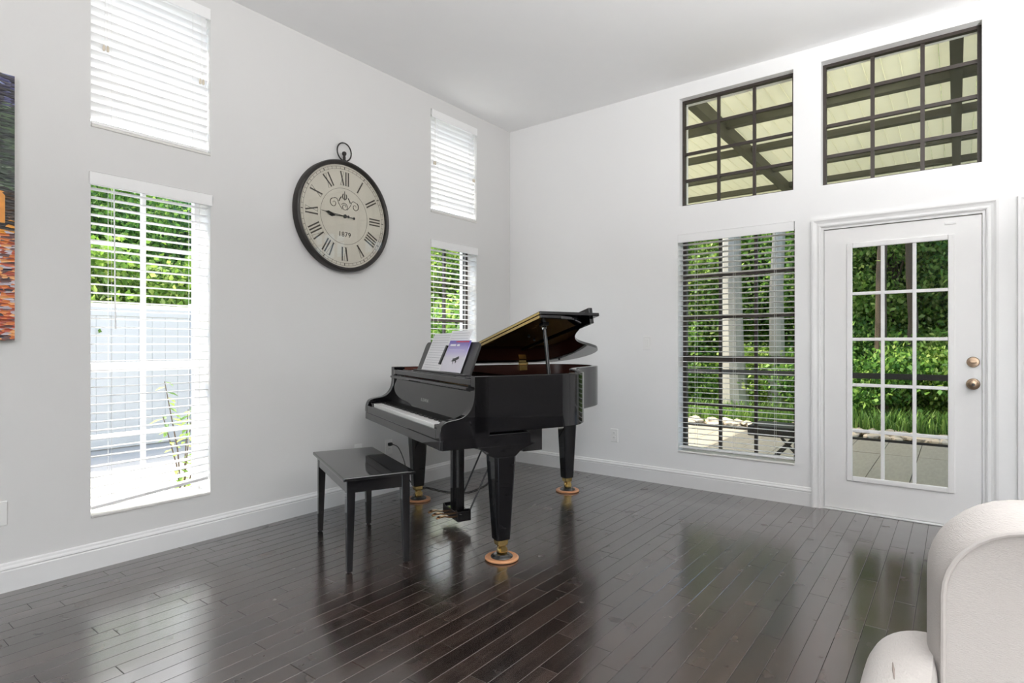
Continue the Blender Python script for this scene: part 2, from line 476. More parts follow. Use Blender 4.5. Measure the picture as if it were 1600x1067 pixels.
# ------------------------------------------------------------------ windows
WIN_N = [0]
def window(loc, rz, w, h, cols, rows, depth, fm, mull=.022, fr=.03, meet=None, sill=True):
    """local x along the wall, local y outwards; rows = list of heights (from the bottom) of the horizontal bars"""
    WIN_N[0] += 1
    e = empty('window_%d' % WIN_N[0], loc, rz); tag(e, kind='structure')
    d0, d1 = depth, depth + .035
    mb = MB().box((0, d0 - .005, 0), (fr, d1, h)).box((w - fr, d0 - .005, 0), (w, d1, h)).box((fr, d0 - .005, 0), (w - fr, d1, fr)).box((fr, d0 - .005, h - fr), (w - fr, d1, h))
    mb.build('window_frame', fm, e)
    xs = [fr + (w - 2 * fr) * k / cols for k in range(cols + 1)]
    zs = [fr] + list(rows) + [h - fr]
    for x in xs[1:-1]:
        MB().box((x - mull / 2, d0 + .004, fr), (x + mull / 2, d1 - .006, h - fr)).build('muntin', fm, e)
    for k, z in enumerate(rows):
        if meet is not None and k == meet:
            MB().box((fr, d0 - .004, z - .026), (w - fr, d1 - .001, z + .026)).build('meeting_rail', fm, e, bevel=.003)
        else:
            MB().box((fr, d0 + .003, z - mull / 2), (w - fr, d1 - .007, z + mull / 2)).build('muntin', fm, e)
    for i in range(cols):
        for j in range(len(zs) - 1):
            MB().box((xs[i], d0 + .016, zs[j]), (xs[i + 1], d0 + .019, zs[j + 1])).build('pane', 'window_glass', e)
    if sill:
        MB().box((.002, -.006, .0), (w - .002, d0 - .005, .016)).build('window_sill', 'stone_sill', e, bevel=.004)
    return e
def low_rows(h): return [h * .22, h * .43, h * .62, h * .81]
AD, BD = .15, .125
hl = ZL[1] - ZL[0]; hu = ZU[1] - ZU[0]
RA = math.pi / 2
window((0, A_BIG[0], ZL[0]), RA, A_BIG[1] - A_BIG[0], hl, 2, low_rows(hl), AD, 'vinyl_white', meet=1)
window((0, A_BIG[0], ZU[0]), RA, A_BIG[1] - A_BIG[0], hu, 2, [hu / 3, hu * 2 / 3], AD, 'vinyl_white')
window((0, A_SMALL[0], ZL[0]), RA, A_SMALL[1] - A_SMALL[0], hl, 2, low_rows(hl), AD - .03, 'bronze_frame', meet=1)
window((0, A_SMALL[0], ZU[0]), RA, A_SMALL[1] - A_SMALL[0], hu, 2, [hu / 3, hu * 2 / 3], AD, 'vinyl_white')
window((B_LOW[0], 0, .285), 0, B_LOW[1] - B_LOW[0], 1.82, 3, low_rows(1.82), BD, 'bronze_frame', meet=1, mull=.024)
window((B_L[0], 0, ZU[0]), 0, B_L[1] - B_L[0], hu, 3, [hu / 4, hu / 2, hu * 3 / 4], BD - .055, 'bronze_frame', mull=.022, fr=.02, sill=False)
window((B_R[0], 0, ZU[0]), 0, B_R[1] - B_R[0], hu, 3, [hu / 4, hu / 2, hu * 3 / 4], BD - .045, 'bronze_frame', mull=.024, fr=.022, sill=False)

# blinds
def blind(name, label, loc, rz, w, h, tilt, vw, drop=None, skew=0, tassels=(), wand=None, pitch=.0462):
    """hangs in the window recess, local x along wall, y outwards, z up from the recess bottom"""
    e = empty(name, loc, rz); tag(e, label, 'blind', 'white slatted window blinds')
    yc = .036; sw = w - .014
    MB().box((.004 - vw, -.014, h - .072), (w - .004 + vw, -.002, h - .004)).build('valance', 'blind_rail', e, bevel=.003)
    MB().box((.006, .004, h - .048), (w - .006, .06, h - .006)).build('head_rail', 'blind_rail', e)
    t = .0016; hw = .025
    mb = MB().prism([(-hw, -.0005 - t), (0, .0025 - t), (hw, -.0005 - t), (hw, -.0005 + t), (0, .0025 + t), (-hw, -.0005 + t)], 0, -sw / 2, sw / 2)
    me = mb.mesh('slat', 'blind_white')
    z = h - .085; zb = .04 if drop is None else drop; n = int((z - zb - .02) / pitch)
    for k in range(n + 1):
        zz = z - k * pitch
        fin = max(0, (k - n + 4)) / 5 if skew else 0
        o = place(me, 'slat', e, (w / 2, yc, zz - .008 * fin))
        o.rotation_euler = (tilt + RNG.normal(0, R(.7)) + .25 * fin, -skew * fin, RNG.normal(0, R(.05)))
    br = MB().box((-sw / 2, -.026, -.009), (sw / 2, .026, .009)).build('bottom_rail', 'blind_rail', e, bevel=.004)
    br.location = (w / 2, yc, zb); br.rotation_euler = (0, -skew, 0)
    nl = 3 if w > .75 else 2
    for k in range(nl):
        x = w * (.16 + .68 * k / (nl - 1))
        m2 = MB()
        for yy in (yc - .0262, yc + .0262): m2.tube([(x, yy, h - .05), (x, yy, zb)], .0011, 5)
        m2.build('ladder_cord', 'cord_white', e)
        MB().lathe([(.002, -.012), (.0075, -.011), (.0075, 0), (.003, .001)], 10, (x, yc, zb - .008)).build('cord_plug', 'blind_rail', e)
    for (x, zt) in tassels:
        ta = MB()
        for dx in (-.007, .007): ta.tube([(x + dx * .4, -.004, h - .06), (x + dx, .003, zt)], .0011, 5)
        lc = ta.build('lift_cord', 'cord_white', e)
        for dx in (-.009, .009):
            MB().lathe([(.002, .016), (.006, .008), (.0075, -.006), (.006, -.016), (.002, -.018)], 10, (x + dx, .002, zt)).build('tassel', 'tassel', lc)
    if wand:
        MB().tube([(wand[0], -.005, h - .07), (wand[0] + .01, .002, wand[1])], .0035, 6).build('tilt_wand', 'blind_rail', e)
    return e
wb, ws = A_BIG[1] - A_BIG[0], A_SMALL[1] - A_SMALL[0]
blind('window_blind', 'large open white slat blind with crooked bottom rail, below the high window left of clock', (0, A_BIG[0], ZL[0]), RA, wb, hl, R(-2), .012, skew=R(5), drop=.075, tassels=(), wand=(.105, 1.0))
blind('window_blind', 'closed white slat blind on the large high window left of clock', (0, A_BIG[0], ZU[0]), RA, wb, hu, R(-58), .0, tassels=((.07, hu - .46), (wb - .05, hu - .46)), drop=.03)
blind('window_blind', 'narrow open white slat blind behind the piano music desk', (0, A_SMALL[0], ZL[0]), RA, ws, hl, R(-2), .01, wand=None)
blind('window_blind', 'closed white slat blind on the small high window near the room corner', (0, A_SMALL[0], ZU[0]), RA, ws, hu, R(-58), .0, tassels=((.05, hu - .46), (ws - .04, hu - .50)), drop=.03)
blind('window_blind', 'open white slat blind over dark-framed window next to the glazed door', (B_LOW[0], 0, .285), 0, B_LOW[1] - B_LOW[0], 1.82, R(-4), .0, drop=.045, pitch=.0425)

# ------------------------------------------------------------------ glazed door and casings
def casing(name, x0, x1, top):
    e = empty(name, (0, 0, 0)); tag(e, kind='structure')
    cw = .075
    P = [(p[0] * .8, p[1]) for p in [(0, 0), (0, -.012), (.012, -.016), (.03, -.014), (.046, -.018), (.06, -.024), (.075, -.024), (.075, 0)]]
    # vertical legs, inner edge first
    MB().rings([[(x0 - p[0], p[1], 0) for p in P], [(x0 - p[0], p[1], top + p[0]) for p in P]]).build('casing_leg', 'trim_paint', e)
    MB().rings([[(x1 + p[0], p[1], 0) for p in P], [(x1 + p[0], p[1], top + p[0]) for p in P]]).build('casing_leg', 'trim_paint', e)
    hd = MB()
    r0 = [(x0 - p[0], p[1], top + p[0]) for p in P]; r1 = [(x1 + p[0], p[1], top + p[0]) for p in P]
    hd.rings([r0, r1]); 
    hd.build('casing_head', 'trim_paint', e)
    jd = .125
    MB().box((x0 - .0, .0, 0), (x0 + .018, jd, top - .0)).build('jamb', 'trim_paint', e)
    MB().box((x1 - .018, .0, 0), (x1, jd, top)).build('jamb', 'trim_paint', e)
    MB().box((x0 + .018, .0, top - .018), (x1 - .018, jd, top)).build('jamb', 'trim_paint', e)
    return e
casing('trim_1', DOOR[0], DOOR[1], 2.035)
casing('trim_2', 3.99, 4.86, 2.035)
MB().box((DOOR[0] + .018, -.004, 0), (DOOR[1] - .018, .12, .012)).build('threshold', 'trim_paint', bpy.data.objects['trim_1'], bevel=.003)

dx0, dx1 = DOOR[0] + .021, DOOR[1] - .021
dw = dx1 - dx0; dz0, dh = .016, 2.012
door = empty('door_1', (dx0, .012, 0)); tag(door, kind='structure')
gx0, gx1, gz0, gz1 = 3.030 - dx0, 3.606 - dx0, .240, 1.885
fr_o = MB()
fr_o.box((0, 0, dz0), (gx0, .044, dh)).box((gx1, 0, dz0), (dw, .044, dh)).box((gx0, 0, dz0), (gx1, .044, gz0)).box((gx0, 0, gz1), (gx1, .044, dh))
fr_o.build('door_slab', 'door_paint', door)
def ring_frame(x0, x1, z0, z1, wd, ya, yb):
    mb = MB()
    mb.box((x0, ya, z0), (x0 + wd, yb, z1)).box((x1 - wd, ya, z0), (x1, yb, z1)).box((x0 + wd, ya, z0), (x1 - wd, yb, z0 + wd)).box((x0 + wd, ya, z1 - wd), (x1 - wd, yb, z1)); return mb
ring_frame(gx0 - .018, gx1 + .018, gz0 - .018, gz1 + .018, .036, -.012, .002).build('glass_bead', 'door_paint', door, bevel=.005)
ix0, ix1, iz0, iz1 = gx0 + .018, gx1 - .018, gz0 + .018, gz1 - .018
for k in (1, 2):
    x = ix0 + (ix1 - ix0) * k / 3
    MB().box((x - .011, -.006, iz0), (x + .011, .016, iz1)).build('muntin', 'door_paint', door, bevel=.003)
for k in range(1, 5):
    z = iz0 + (iz1 - iz0) * k / 5
    MB().box((ix0, -.0055, z - .011), (ix1, .015, z + .011)).build('muntin', 'door_paint', door, bevel=.003)
for i in range(3):
    for j in range(5):
        MB().box((ix0 + (ix1 - ix0) * i / 3, .018, iz0 + (iz1 - iz0) * j / 5), (ix0 + (ix1 - ix0) * (i + 1) / 3, .022, iz0 + (iz1 - iz0) * (j + 1) / 5)).build('pane', 'window_glass', door)
kx = 3.716 - dx0
h = MB().lathe([(.036, 0), (.036, -.006), (.031, -.011), (.014, -.013), (.012, -.035), (.022, -.042), (.029, -.052), (.029, -.062), (.022, -.070), (.008, -.073)], 24, (kx, 0, .935), axis=1).build('door_knob', 'knob_metal', door, smooth=True)
MB().lathe([(.009, -.0725), (.009, -.0755), (.004, -.0757)], 12, (kx, 0, .935), axis=1).build('key_cylinder', 'slot_dark', h)
h = MB().lathe([(.034, 0), (.034, -.008), (.029, -.015), (.010, -.017)], 24, (kx, 0, 1.075), axis=1).build('deadbolt', 'knob_metal', door, smooth=True)
MB().box((kx - .017, -.03, 1.069), (kx + .017, -.016, 1.081)).build('thumb_turn', 'knob_metal', h, bevel=.003)
MB().box((.70, -.006, dh - .045), (.76, .0, dh - .03)).build('door_contact', 'trim_paint', door, bevel=.002)
d2 = empty('door_2', (4.021, .03, 0)); tag(d2, kind='structure')
MB().box((0, 0, .012), (.818, .04, 2.012)).build('door_slab', 'door_paint', d2)
for (a0, a1, z0, z1) in ((.12, .37, .25, .95), (.45, .70, .25, .95), (.12, .37, 1.1, 1.85), (.45, .70, 1.1, 1.85)):
    ring_frame(a0, a1, z0, z1, .025, -.007, .002).build('panel', 'door_paint', d2, bevel=.004)

# switch and outlet plates
def plate(name, label, cat, loc, rz, kind):
    """local x along wall, -y into the room"""
    e = empty(name, loc, rz); tag(e, label, cat, 'wall plates')
    MB().box((-.036, -.006, -.059), (.036, -.0005, .059)).build('cover_plate', 'plate_white', e, bevel=.003)
    if kind == 'switch':
        MB().box((-.017, -.010, -.034), (.017, -.006, .034)).build('rocker', 'plate_white', e, bevel=.002)
    elif kind == 'outlet':
        for s in (-1, 1):
            k = MB().box((-.016, -.0085, s * .020 - .014), (.016, -.006, s * .020 + .014)).build('socket', 'plate_white', e, bevel=.003)
            for x in (-.006, .006): MB().box((x - .001, -.0088, s * .020 - .002), (x + .001, -.0084, s * .020 + .007)).build('slot', 'slot_dark', k)
    return e
plate('light_switch', 'white rocker light switch on the wall between piano and blind-covered window', 'switch', (1.500, 0, 1.200), 0, 'switch')
plate('wall_outlet', 'white outlet low on the wall behind the piano, right of its rear leg', 'outlet', (1.186, 0, .369), 0, 'outlet')
plate('wall_outlet', 'white outlet with black plug in it behind the piano bench', 'outlet', (0, -1.605, .365), RA, 'outlet')
plate('wall_outlet', 'white wall plate peeking over the far edge of the piano bench', 'outlet', (0, -1.905, .370), RA, 'outlet')
plate('wall_outlet', 'white wall plate low at the picture edge under the painting', 'outlet', (0, -4.006, .378), RA, 'blank')

# ------------------------------------------------------------------ grand piano (local x = bass to treble, y = towards the tail)
PANG = R(-24.09)
PLOC = (.995, -1.912, 0)
piano = empty('grand_piano', PLOC, PANG)
tag(piano, 'glossy black grand piano with its lid raised on a short prop', 'piano')
ZT, ZB = 1.019, .712
outline = [(.75, -.187)] + catmull([(.75, -.1), (.75, .1), (.75, .3), (.742, .42), (.71, .515), (.635, .60), (.52, .665), (.38, .73), (.24, .815), (.12, .92), (.03, 1.04), (-.045, 1.16), (-.13, 1.275),
                                   (-.25, 1.36), (-.40, 1.395), (-.56, 1.365), (-.68, 1.27), (-.742, 1.12), (-.75, .95), (-.75, .5), (-.75, 0)], 5) + [(-.75, -.187)]
def offset_line(pts, d):
    out = []
    n = len(pts)
    for i in range(n):
        a = Vector(pts[max(i - 1, 0)]); b_ = Vector(pts[min(i + 1, n - 1)]); t = (b_ - a).normalized()
        nr = Vector((-t.y, t.x)); out.append((pts[i][0] + nr.x * d, pts[i][1] + nr.y * d))
    return out
inner = offset_line(outline, .045)
rim = MB(); n = len(outline)
bev = .004
o2 = offset_line(outline, bev); i2 = offset_line(outline, .045 - bev)
strips = [[(p[0], p[1], ZB) for p in inner], [(p[0], p[1], ZB) for p in o2], [(p[0], p[1], ZB + bev) for p in outline], [(p[0], p[1], ZT - bev) for p in outline],
          [(p[0], p[1], ZT) for p in o2], [(p[0], p[1], ZT) for p in i2], [(p[0], p[1], ZT - bev) for p in inner]]
rim.rings(strips, closed=False, caps=False)
rim.rings([strips[-1], strips[0]], closed=False, caps=False, mi=1)
for k in (0, n - 1): rim.add([s[k] for s in strips], [tuple(range(len(strips)))])
rim.build('rim', ['piano_black', 'mahogany'], piano, smooth=True)
inn2 = offset_line(outline, .046)
MB().prism(inn2, 2, .80, .812).build('soundboard', 'soundboard', piano)
MB().prism([p for p in offset_line(outline, .085) if p[1] > .12], 2, .885, .905).build('iron_plate', 'gold_plate', piano, bevel=.004)
MB().prism(inn2, 2, ZB - .004, .735).build('bottom_board', 'satin_black', piano)
# strings in a fan, one mesh each group stays one part
st = MB()
for k in range(40):
    x0 = .60 - 1.2 * k / 39; yend = .42 + .9 * (k / 39) ** .8; x1 = x0 * .9 - .02
    st.tube([(x0, .2, .925), (x1 - .03, min(yend, 1.2), .925)], .0012, 4)
tag(st.build('strings', 'gold_plate', piano), kind='stuff')

# arms with the S curve
ap = catmull([(-.187, ZT), (-.187, .95), (-.190, .895), (-.202, .857), (-.226, .825), (-.26, .804), (-.30, .795), (-.338, .789), (-.366, .777), (-.381, .752), (-.386, .72), (-.386, .690)], 4)
prof = ap + [(-.10, .690), (-.10, ZT)]
for s in (-1, 1):
    MB().prism(prof, 0, s * .750, s * .695).build('arm', 'piano_black', piano, bevel=.003)
    MB().box((s * .694, -.366, .70), (s * .617, -.222, .762)).build('key_block', 'piano_black', piano, bevel=.004)
MB().box((-.748, -.384, .640), (.748, -.372, .688)).build('key_bed_front', 'piano_black', piano, bevel=.002)
MB().box((-.694, -.3855, .689), (.694, -.366, .742)).build('key_slip', 'piano_black', piano, bevel=.005)
MB().box((-.744, -.371, .636), (.744, .16, .700)).build('key_bed', 'piano_black', piano, bevel=.002)
MB().box((-.55, .16, .575), (.66, .285, .711)).build('cross_beam', 'satin_black', piano)
bm_ = MB().box((-.14, .285, .655), (-.05, .97, .711)); bm_.build('brace_beam', 'satin_black', piano)
MB().box((-.45, .975, .68), (-.14, 1.05, .712)).build('cross_beam', 'satin_black', piano)

# keys
wk = MB().box((-.0113, -.358, .700), (.0113, -.205, .7585)).mesh('white_key', 'key_ivory')
bk = MB()
bk.rings([[(-.0052, -.303, .757), (.0052, -.303, .757), (.0052, -.205, .757), (-.0052, -.205, .757)], [(-.0045, -.297, .7705), (.0045, -.297, .7705), (.0045, -.205, .7705), (-.0045, -.205, .7705)]])
bkm = bk.mesh('black_key', 'key_ebony')
KP = 1.224 / 52
for k in range(52):
    x = -.612 + KP * (k + .5)
    place(wk, 'white_key', piano, (x, 0, 0), bevel=.001, seg=1)
    if k < 51 and 'ABCDEFG'[k % 7] in 'ACDFG': place(bkm, 'black_key', piano, (x + KP / 2, 0, 0))
MB().box((-.616, -.208, .755), (.616, -.200, .7635)).build('felt_strip', 'felt_red', piano)
# fallboard, folded open
fb = catmull([(-.205, .763), (-.199, .80), (-.190, .86), (-.176, .92), (-.170, .945)], 4)
MB().prism(fb + [(-.150, .945), (-.168, .86), (-.182, .763)], 0, -.693, .693).build('fallboard', 'piano_black', piano, bevel=.002)
rl = MB().prism([(-.214 + .0, .948), (-.210, .940), (-.196, .937), (-.17, .940), (-.17, .958), (-.196, .960), (-.210, .956)], 0, -.693, .693)
rl.build('fallboard_rail', 'piano_black', piano, bevel=.002)
tx = text_mesh('maker_name', 'K.KAWAI', .030, .0006, 'chrome', piano, (0, -.1945, .828), (R(90 - 8), 0, 0), 1.15)
# music desk, its shelf and slides
MB().box((-.693, -.185, .965), (.693, -.160, 1.0)).build('desk_front_rail', 'piano_black', piano, bevel=.004)
MB().box((-.56, -.158, .992), (.56, .16, 1.004)).build('desk_shelf', 'piano_black', piano, bevel=.003)
for s in (-1, 1): MB().box((s * .695, -.16, .955), (s * .60, .22, .985)).build('desk_slide', 'satin_black', piano)
def desk_pt(x, t, off=0):
    """point on the leaning desk face: t from foot 0 to top edge 1; off = distance in front of it"""
    y0, z0, y1, z1 = -.088, 1.005, -.012, 1.203
    ty, tz = y1 - y0, z1 - z0; L = math.hypot(ty, tz); ny, nz = -tz / L, ty / L
    return (x, y0 + ty * t + ny * off, z0 + tz * t + nz * off)
def desk_slab(pts2, o0, o1):
    mb = MB(); n_ = len(pts2)
    v_ = [desk_pt(x, t, o0) for x, t in pts2] + [desk_pt(x, t, o1) for x, t in pts2]
    mb.add(v_, [tuple(range(n_ - 1, -1, -1)), tuple(range(n_, 2 * n_))] + [(i, (i + 1) % n_, n_ + (i + 1) % n_, n_ + i) for i in range(n_)]); return mb
dk = [(-.455, 0), (.455, 0)] + [(.452 - .035 + .035 * math.cos(a), .83 + .17 * math.sin(a)) for a in np.linspace(0, math.pi / 2, 6)] + [(-.452 + .035 - .035 * math.sin(a), .83 + .17 * math.cos(a)) for a in np.linspace(0, math.pi / 2, 6)]
desk_slab(dk, -.016, 0).build('music_desk', 'desk_black', piano, bevel=.002)
lip = MB().box((-.45, -.118, 1.004), (.45, -.100, 1.012)); lip.build('desk_ledge', 'desk_black', piano, bevel=.003)
# pin block front edge / lock
# lid: hinged on the bass side
LID = R(11.9)
lid = bpy.data.objects.new('lid', None); COL.objects.link(lid); lid.parent = piano
lid.location = (-.755, 0, ZT + .006); lid.rotation_euler = (0, -LID, 0)
lo = offset_line(outline, -.008)
lp = [(x + .755, y) for x, y in lo if y > .236]
lp = [(lp[0][0], .236)] + lp + [(0.0, .236)]
MB().prism(lp, 2, 0, .021).build('main_lid', 'piano_black', lid, bevel=.004)
MB().box((-.002, .236, .0225), (1.512, .655, .0435)).build('front_flap', 'piano_black', lid, bevel=.004)
MB().box((.01, .2335, .004), (1.505, .2357, .0185)).box((.01, .2335, .0255), (1.505, .2357, .038)).build('flap_hinge', 'brass', lid)
MB().box((.60, .612, -.012), (1.47, .640, .085)).build('flap_rail', 'piano_black', lid, bevel=.003)
for y in (.12 + .2, .95): 
    hg = MB().box((-.005, y, -.02), (.003, y + .06, .012)); hg.tube([(-.006, y, -.003), (-.006, y + .06, -.003)], .006, 8)
    hg.build('lid_hinge', 'brass', lid)
for (x, y) in ((1.05, .42), (.4, .3), (.95, .52), (.2, 1.2)):
    MB().lathe([(.008, 0), (.010, -.004), (.007, -.010), (.002, -.011)], 10, (x, y, 0)).build('lid_bumper', 'rubber', lid)
MB().box((1.345, .325, -.010), (1.395, .365, 0)).build('prop_socket', 'satin_black', lid, bevel=.002)
MB().box((.035, .895, -.022), (.055, .965, .0)).build('lid_catch', 'brass', lid, bevel=.003)
# short prop
def lid_pt(x, y, z=0):
    return (-.755 + x * math.cos(LID) - z * math.sin(LID), y, ZT + .006 + x * math.sin(LID) + z * math.cos(LID))
pt = lid_pt(1.37, .345, -.004)
pr = MB().tube([(.672, .335, .90), tuple(pt)], .0115, 10)
pr.build('lid_prop', 'piano_black', piano, smooth=True)
MB().lathe([(.004, .0), (.014, .004), (.015, .014), (.010, .022)], 12, (pt[0], pt[1], pt[2] - .03)).build('prop_collar', 'chrome', piano)
MB().box((-.708, .895, .970), (-.690, .965, 1.012)).build('lid_lock', 'brass', piano)

# legs
def leg(x, y, zt, bracket):
    e = bpy.data.objects.new('leg', None); COL.objects.link(e); e.parent = piano; e.location = (x, y, 0)
    def sq(w, z, ch): 
        a = w / 2; c_ = a - ch
        return [(a, -c_, z), (a, c_, z), (c_, a, z), (-c_, a, z), (-a, c_, z), (-a, -c_, z), (-c_, -a, z), (c_, -a, z)]
    MB().rings([sq(.080, .112, .008), sq(.082, .116, .010), sq(.130, zt - .03, .016), sq(.132, zt, .016)]).build('leg_post', 'piano_black', e, bevel=.002)
    if bracket:
        pf = [(-.068, zt)] + catmull([(-.070, zt + .004), (-.10, zt + .028), (-.14, zt + .046), (-.19, .636)], 4) + [(.19, .636)] + catmull([(.19, .636), (.14, zt + .046), (.10, zt + .028), (.070, zt + .004)], 4) + [(.068, zt)]
        MB().prism(pf, 0, -.068, .056).build('leg_bracket', 'piano_black', e, bevel=.002)
    else:
        MB().box((-.085, -.085, zt), (.085, .085, .712)).build('leg_bracket', 'piano_black', e, bevel=.003)
    MB().rings([sq(.058, .080, .006), sq(.062, .090, .006), sq(.066, .1125, .006)]).build('ferrule', 'brass', e, bevel=.002)
    MB().lathe([(.013, -.016), (.027, -.015), (.030, -.008), (.030, .008), (.027, .015), (.013, .016)], 18, (0, .008, .046), axis=0).build('caster_wheel', 'brass', e, smooth=True)
    fk = MB().box((-.024, -.012, .040), (-.018, .018, .082)).box((.018, -.012, .040), (.024, .018, .082)).box((-.024, -.012, .074), (.024, .018, .084))
    fk.build('caster_fork', 'brass', e)
    return e
LEGS = [(.690, 0), (-.690, 0), (-.373, 1.154)]
for k, (x, y) in enumerate(LEGS): leg(x, y, .575 if k < 2 else .66, k < 2)
CUPL = ['wood-ringed black caster cup under the piano leg nearest the sitter’s treble end', 'wood-ringed black caster cup under the piano leg behind the bench', 'wood-ringed black caster cup under the rear leg of the piano']
rotp = Matrix.Rotation(PANG, 4, 'Z')
for (x, y), lab in zip(LEGS, CUPL):
    p = rotp @ Vector((x, y + .005, 0)) + Vector(PLOC)
    e = empty('caster_cup', p); tag(e, lab.replace('’', "'"), 'caster cup', 'caster cups under the piano')
    MB().lathe([(.060, 0), (.088, 0), (.094, .004), (.094, .010), (.088, .015), (.068, .015), (.060, .012)], 40).build('wood_ring', 'cup_wood', e, smooth=True)
    MB().lathe([(.059, .0), (.062, .016), (.058, .021), (.050, .024), (.044, .030), (.030, .031), (.022, .018), (.002, .0155)], 36).build('cup', 'cup_glass', e, smooth=True)

# pedal lyre
ly = bpy.data.objects.new('pedal_lyre', None); COL.objects.link(ly); ly.parent = piano
bx = MB()
pfx = [(-.128, .052), (.128, .052), (.128, .118), (.10, .125), (.08, .112), (-.08, .112), (-.10, .125), (-.128, .118)]
bx.prism([(p[0], p[1]) for p in pfx], 1, -.02, .075); bx.build('pedal_box', 'piano_black', ly, bevel=.004)
for s in (-1, 1):
    MB().box((s * .052 - .020, .012, .11), (s * .052 + .020, .052, .638)).build('lyre_post', 'piano_black', ly, bevel=.003)
    MB().tube([(s * .09, .072, .085), (s * .10, .36, .66)], .006, 8).build('lyre_brace', 'satin_black', ly)
for k in (-1, 0, 1):
    MB().tube([(k * .025, .062, .10), (k * .025, .062, .64)], .003, 6).build('pedal_rod', 'chrome', ly)
    x = k * .075
    w_ = [(.0085, .012), (.010, -.03), (.010, -.06), (.012, -.09), (.017, -.115), (.017, -.133), (.010, -.143)]
    top = [(x + a, y, .080 + .012 * max(0, 1 - ((y + .105) / .05) ** 2) - .10 * max(0, -.118 - y)) for a, y in w_] + [(x - a, y, .080 + .012 * max(0, 1 - ((y + .105) / .05) ** 2) - .10 * max(0, -.118 - y)) for a, y in reversed(w_)]
    m_ = len(w_)
    pd = MB(); L_ = [(t[0], t[1], t[2] - .008) for t in top]
    nn = len(top)
    pd.add(top + L_, [(i, i + 1, nn - 2 - i, nn - 1 - i) for i in range(m_ - 1)] + [(nn + nn - 1 - i, nn + nn - 2 - i, nn + i + 1, nn + i) for i in range(m_ - 1)] + [(i, nn + i, nn + (i + 1) % nn, (i + 1) % nn) for i in range(nn)])
    pd.build('pedal', 'copper_pedal', ly, bevel=.002, smooth=True)

# sheets, book and marker on the desk: each a thing of its own
def on_piano(name, me_builder, m, label, cat, group=None):
    me = me_builder.mesh(name, m)
    ctr = Vector((0, 0, 0))
    for v_ in me.vertices: ctr += v_.co
    ctr /= len(me.vertices); zmin = min(v_.co.z for v_ in me.vertices); ctr.z = zmin
    me.transform(Matrix.Translation(-ctr))
    o = place(me, name, None, rotp @ ctr + Vector(PLOC), (0, 0, PANG))
    if label: tag(o, label, cat, group)
    return o, ctr
def sheet(cx0, cx1, ct0, ct1, o0, o1, lean=0):
    return desk_slab([(cx0, ct0), (cx1, ct0), (cx1 + lean, ct1), (cx0 + lean, ct1)], o0, o1)
def ink_on(o, ctr, rects, off, m, name):
    for (x0, x1, t0, t1) in rects:
        mb = desk_slab([(x0, t0), (x1, t0), (x1, t1), (x0, t1)], off, off + .0006)
        mb.v = [(a - ctr.x, b_ - ctr.y, c_ - ctr.z) for a, b_, c_ in mb.v]
        mb.build(name, m, o)
o, ctr = on_piano('sheet_music', sheet(-.36, .08, .03, 1.30, .001, .003, .02), 'paper', 'white printed sheet standing behind the violet book on the music desk', 'sheet music')
ink_on(o, ctr, [(-.33, .05, t, t + .006) for t in np.arange(.12, 1.24, .085)], .0033, 'paper_ink', 'printed_line')
o, ctr = on_piano('sheet_music', sheet(-.03, .30, .03, 1.36, .0045, .0065, .0), 'paper', 'taller white printed sheet whose top shows above the violet book', 'sheet music')
ink_on(o, ctr, [(.0, .27, t, t + .006) for t in (1.10, 1.19, 1.27)], .0068, 'paper_ink', 'printed_line')
o, ctr = on_piano('music_book', sheet(.02, .34, .03, 1.02, .008, .015, .0), ['book_cover'], 'violet and white piano music book with red top band', 'book')
ink_on(o, ctr, [(.13, .325, .965, 1.0)], .0153, 'red_print', 'red_band')
ink_on(o, ctr, [(.05, .14, .84, .90), (.16, .20, .84, .90), (.06, .30, .715, .722)], .0153, 'paper', 'title_print')
# small printed grand piano silhouette on the cover
sil = [(.15, .36), (.17, .40), (.16, .44), (.20, .47), (.25, .53), (.26, .46), (.24, .42), (.22, .40), (.235, .36), (.225, .30), (.215, .37), (.19, .37), (.185, .26), (.178, .36)]
mb = desk_slab(sil, .0153, .0158); mb.v = [(a - ctr.x, b_ - ctr.y, c_ - ctr.z) for a, b_, c_ in mb.v]; mb.build('cover_picture', 'satin_black', o)
o, ctr = on_piano('marker_pen', desk_slab([(-.045, .24), (-.018, .24), (.003, .86), (-.024, .86)], .008, .017), 'desk_black', 'slim dark marker lying against the sheets beside the violet book', 'pen')

# ------------------------------------------------------------------ piano bench
bench = empty('piano_bench', (.830, -2.533, 0), R(-23.6)); tag(bench, 'glossy black wooden piano bench on four tapering legs', 'bench')
MB().box((-.422, -.193, .482), (.422, .193, .502)).build('seat', 'bench_black', bench, bevel=.005)
MB().box((-.395, -.168, .415), (.395, -.150, .4825)).box((-.395, .150, .415), (.395, .168, .4825)).box((-.395, -.15, .415), (-.377, .15, .4825)).box((.377, -.15, .415), (.395, .15, .4825)).build('apron', 'bench_black', bench, bevel=.002)
for sx in (-1, 1):
    for sy in (-1, 1):
        x, y = sx * .376, sy * .148
        def q(w, z, ox, oy): return [(x + ox - w, y + oy - w, z), (x + ox + w, y + oy - w, z), (x + ox + w, y + oy + w, z), (x + ox - w, y + oy + w, z)]
        g = .006
        lg = MB().rings([q(.0145, .006, sx * g, sy * g), q(.0225, .40, 0, 0), q(.0225, .4815, 0, 0)]).build('leg', 'bench_black', bench, bevel=.002)
        MB().lathe([(.010, 0), (.011, .003), (.011, .007)], 12, (x + sx * g, y + sy * g, 0)).build('glide', 'rubber', lg)

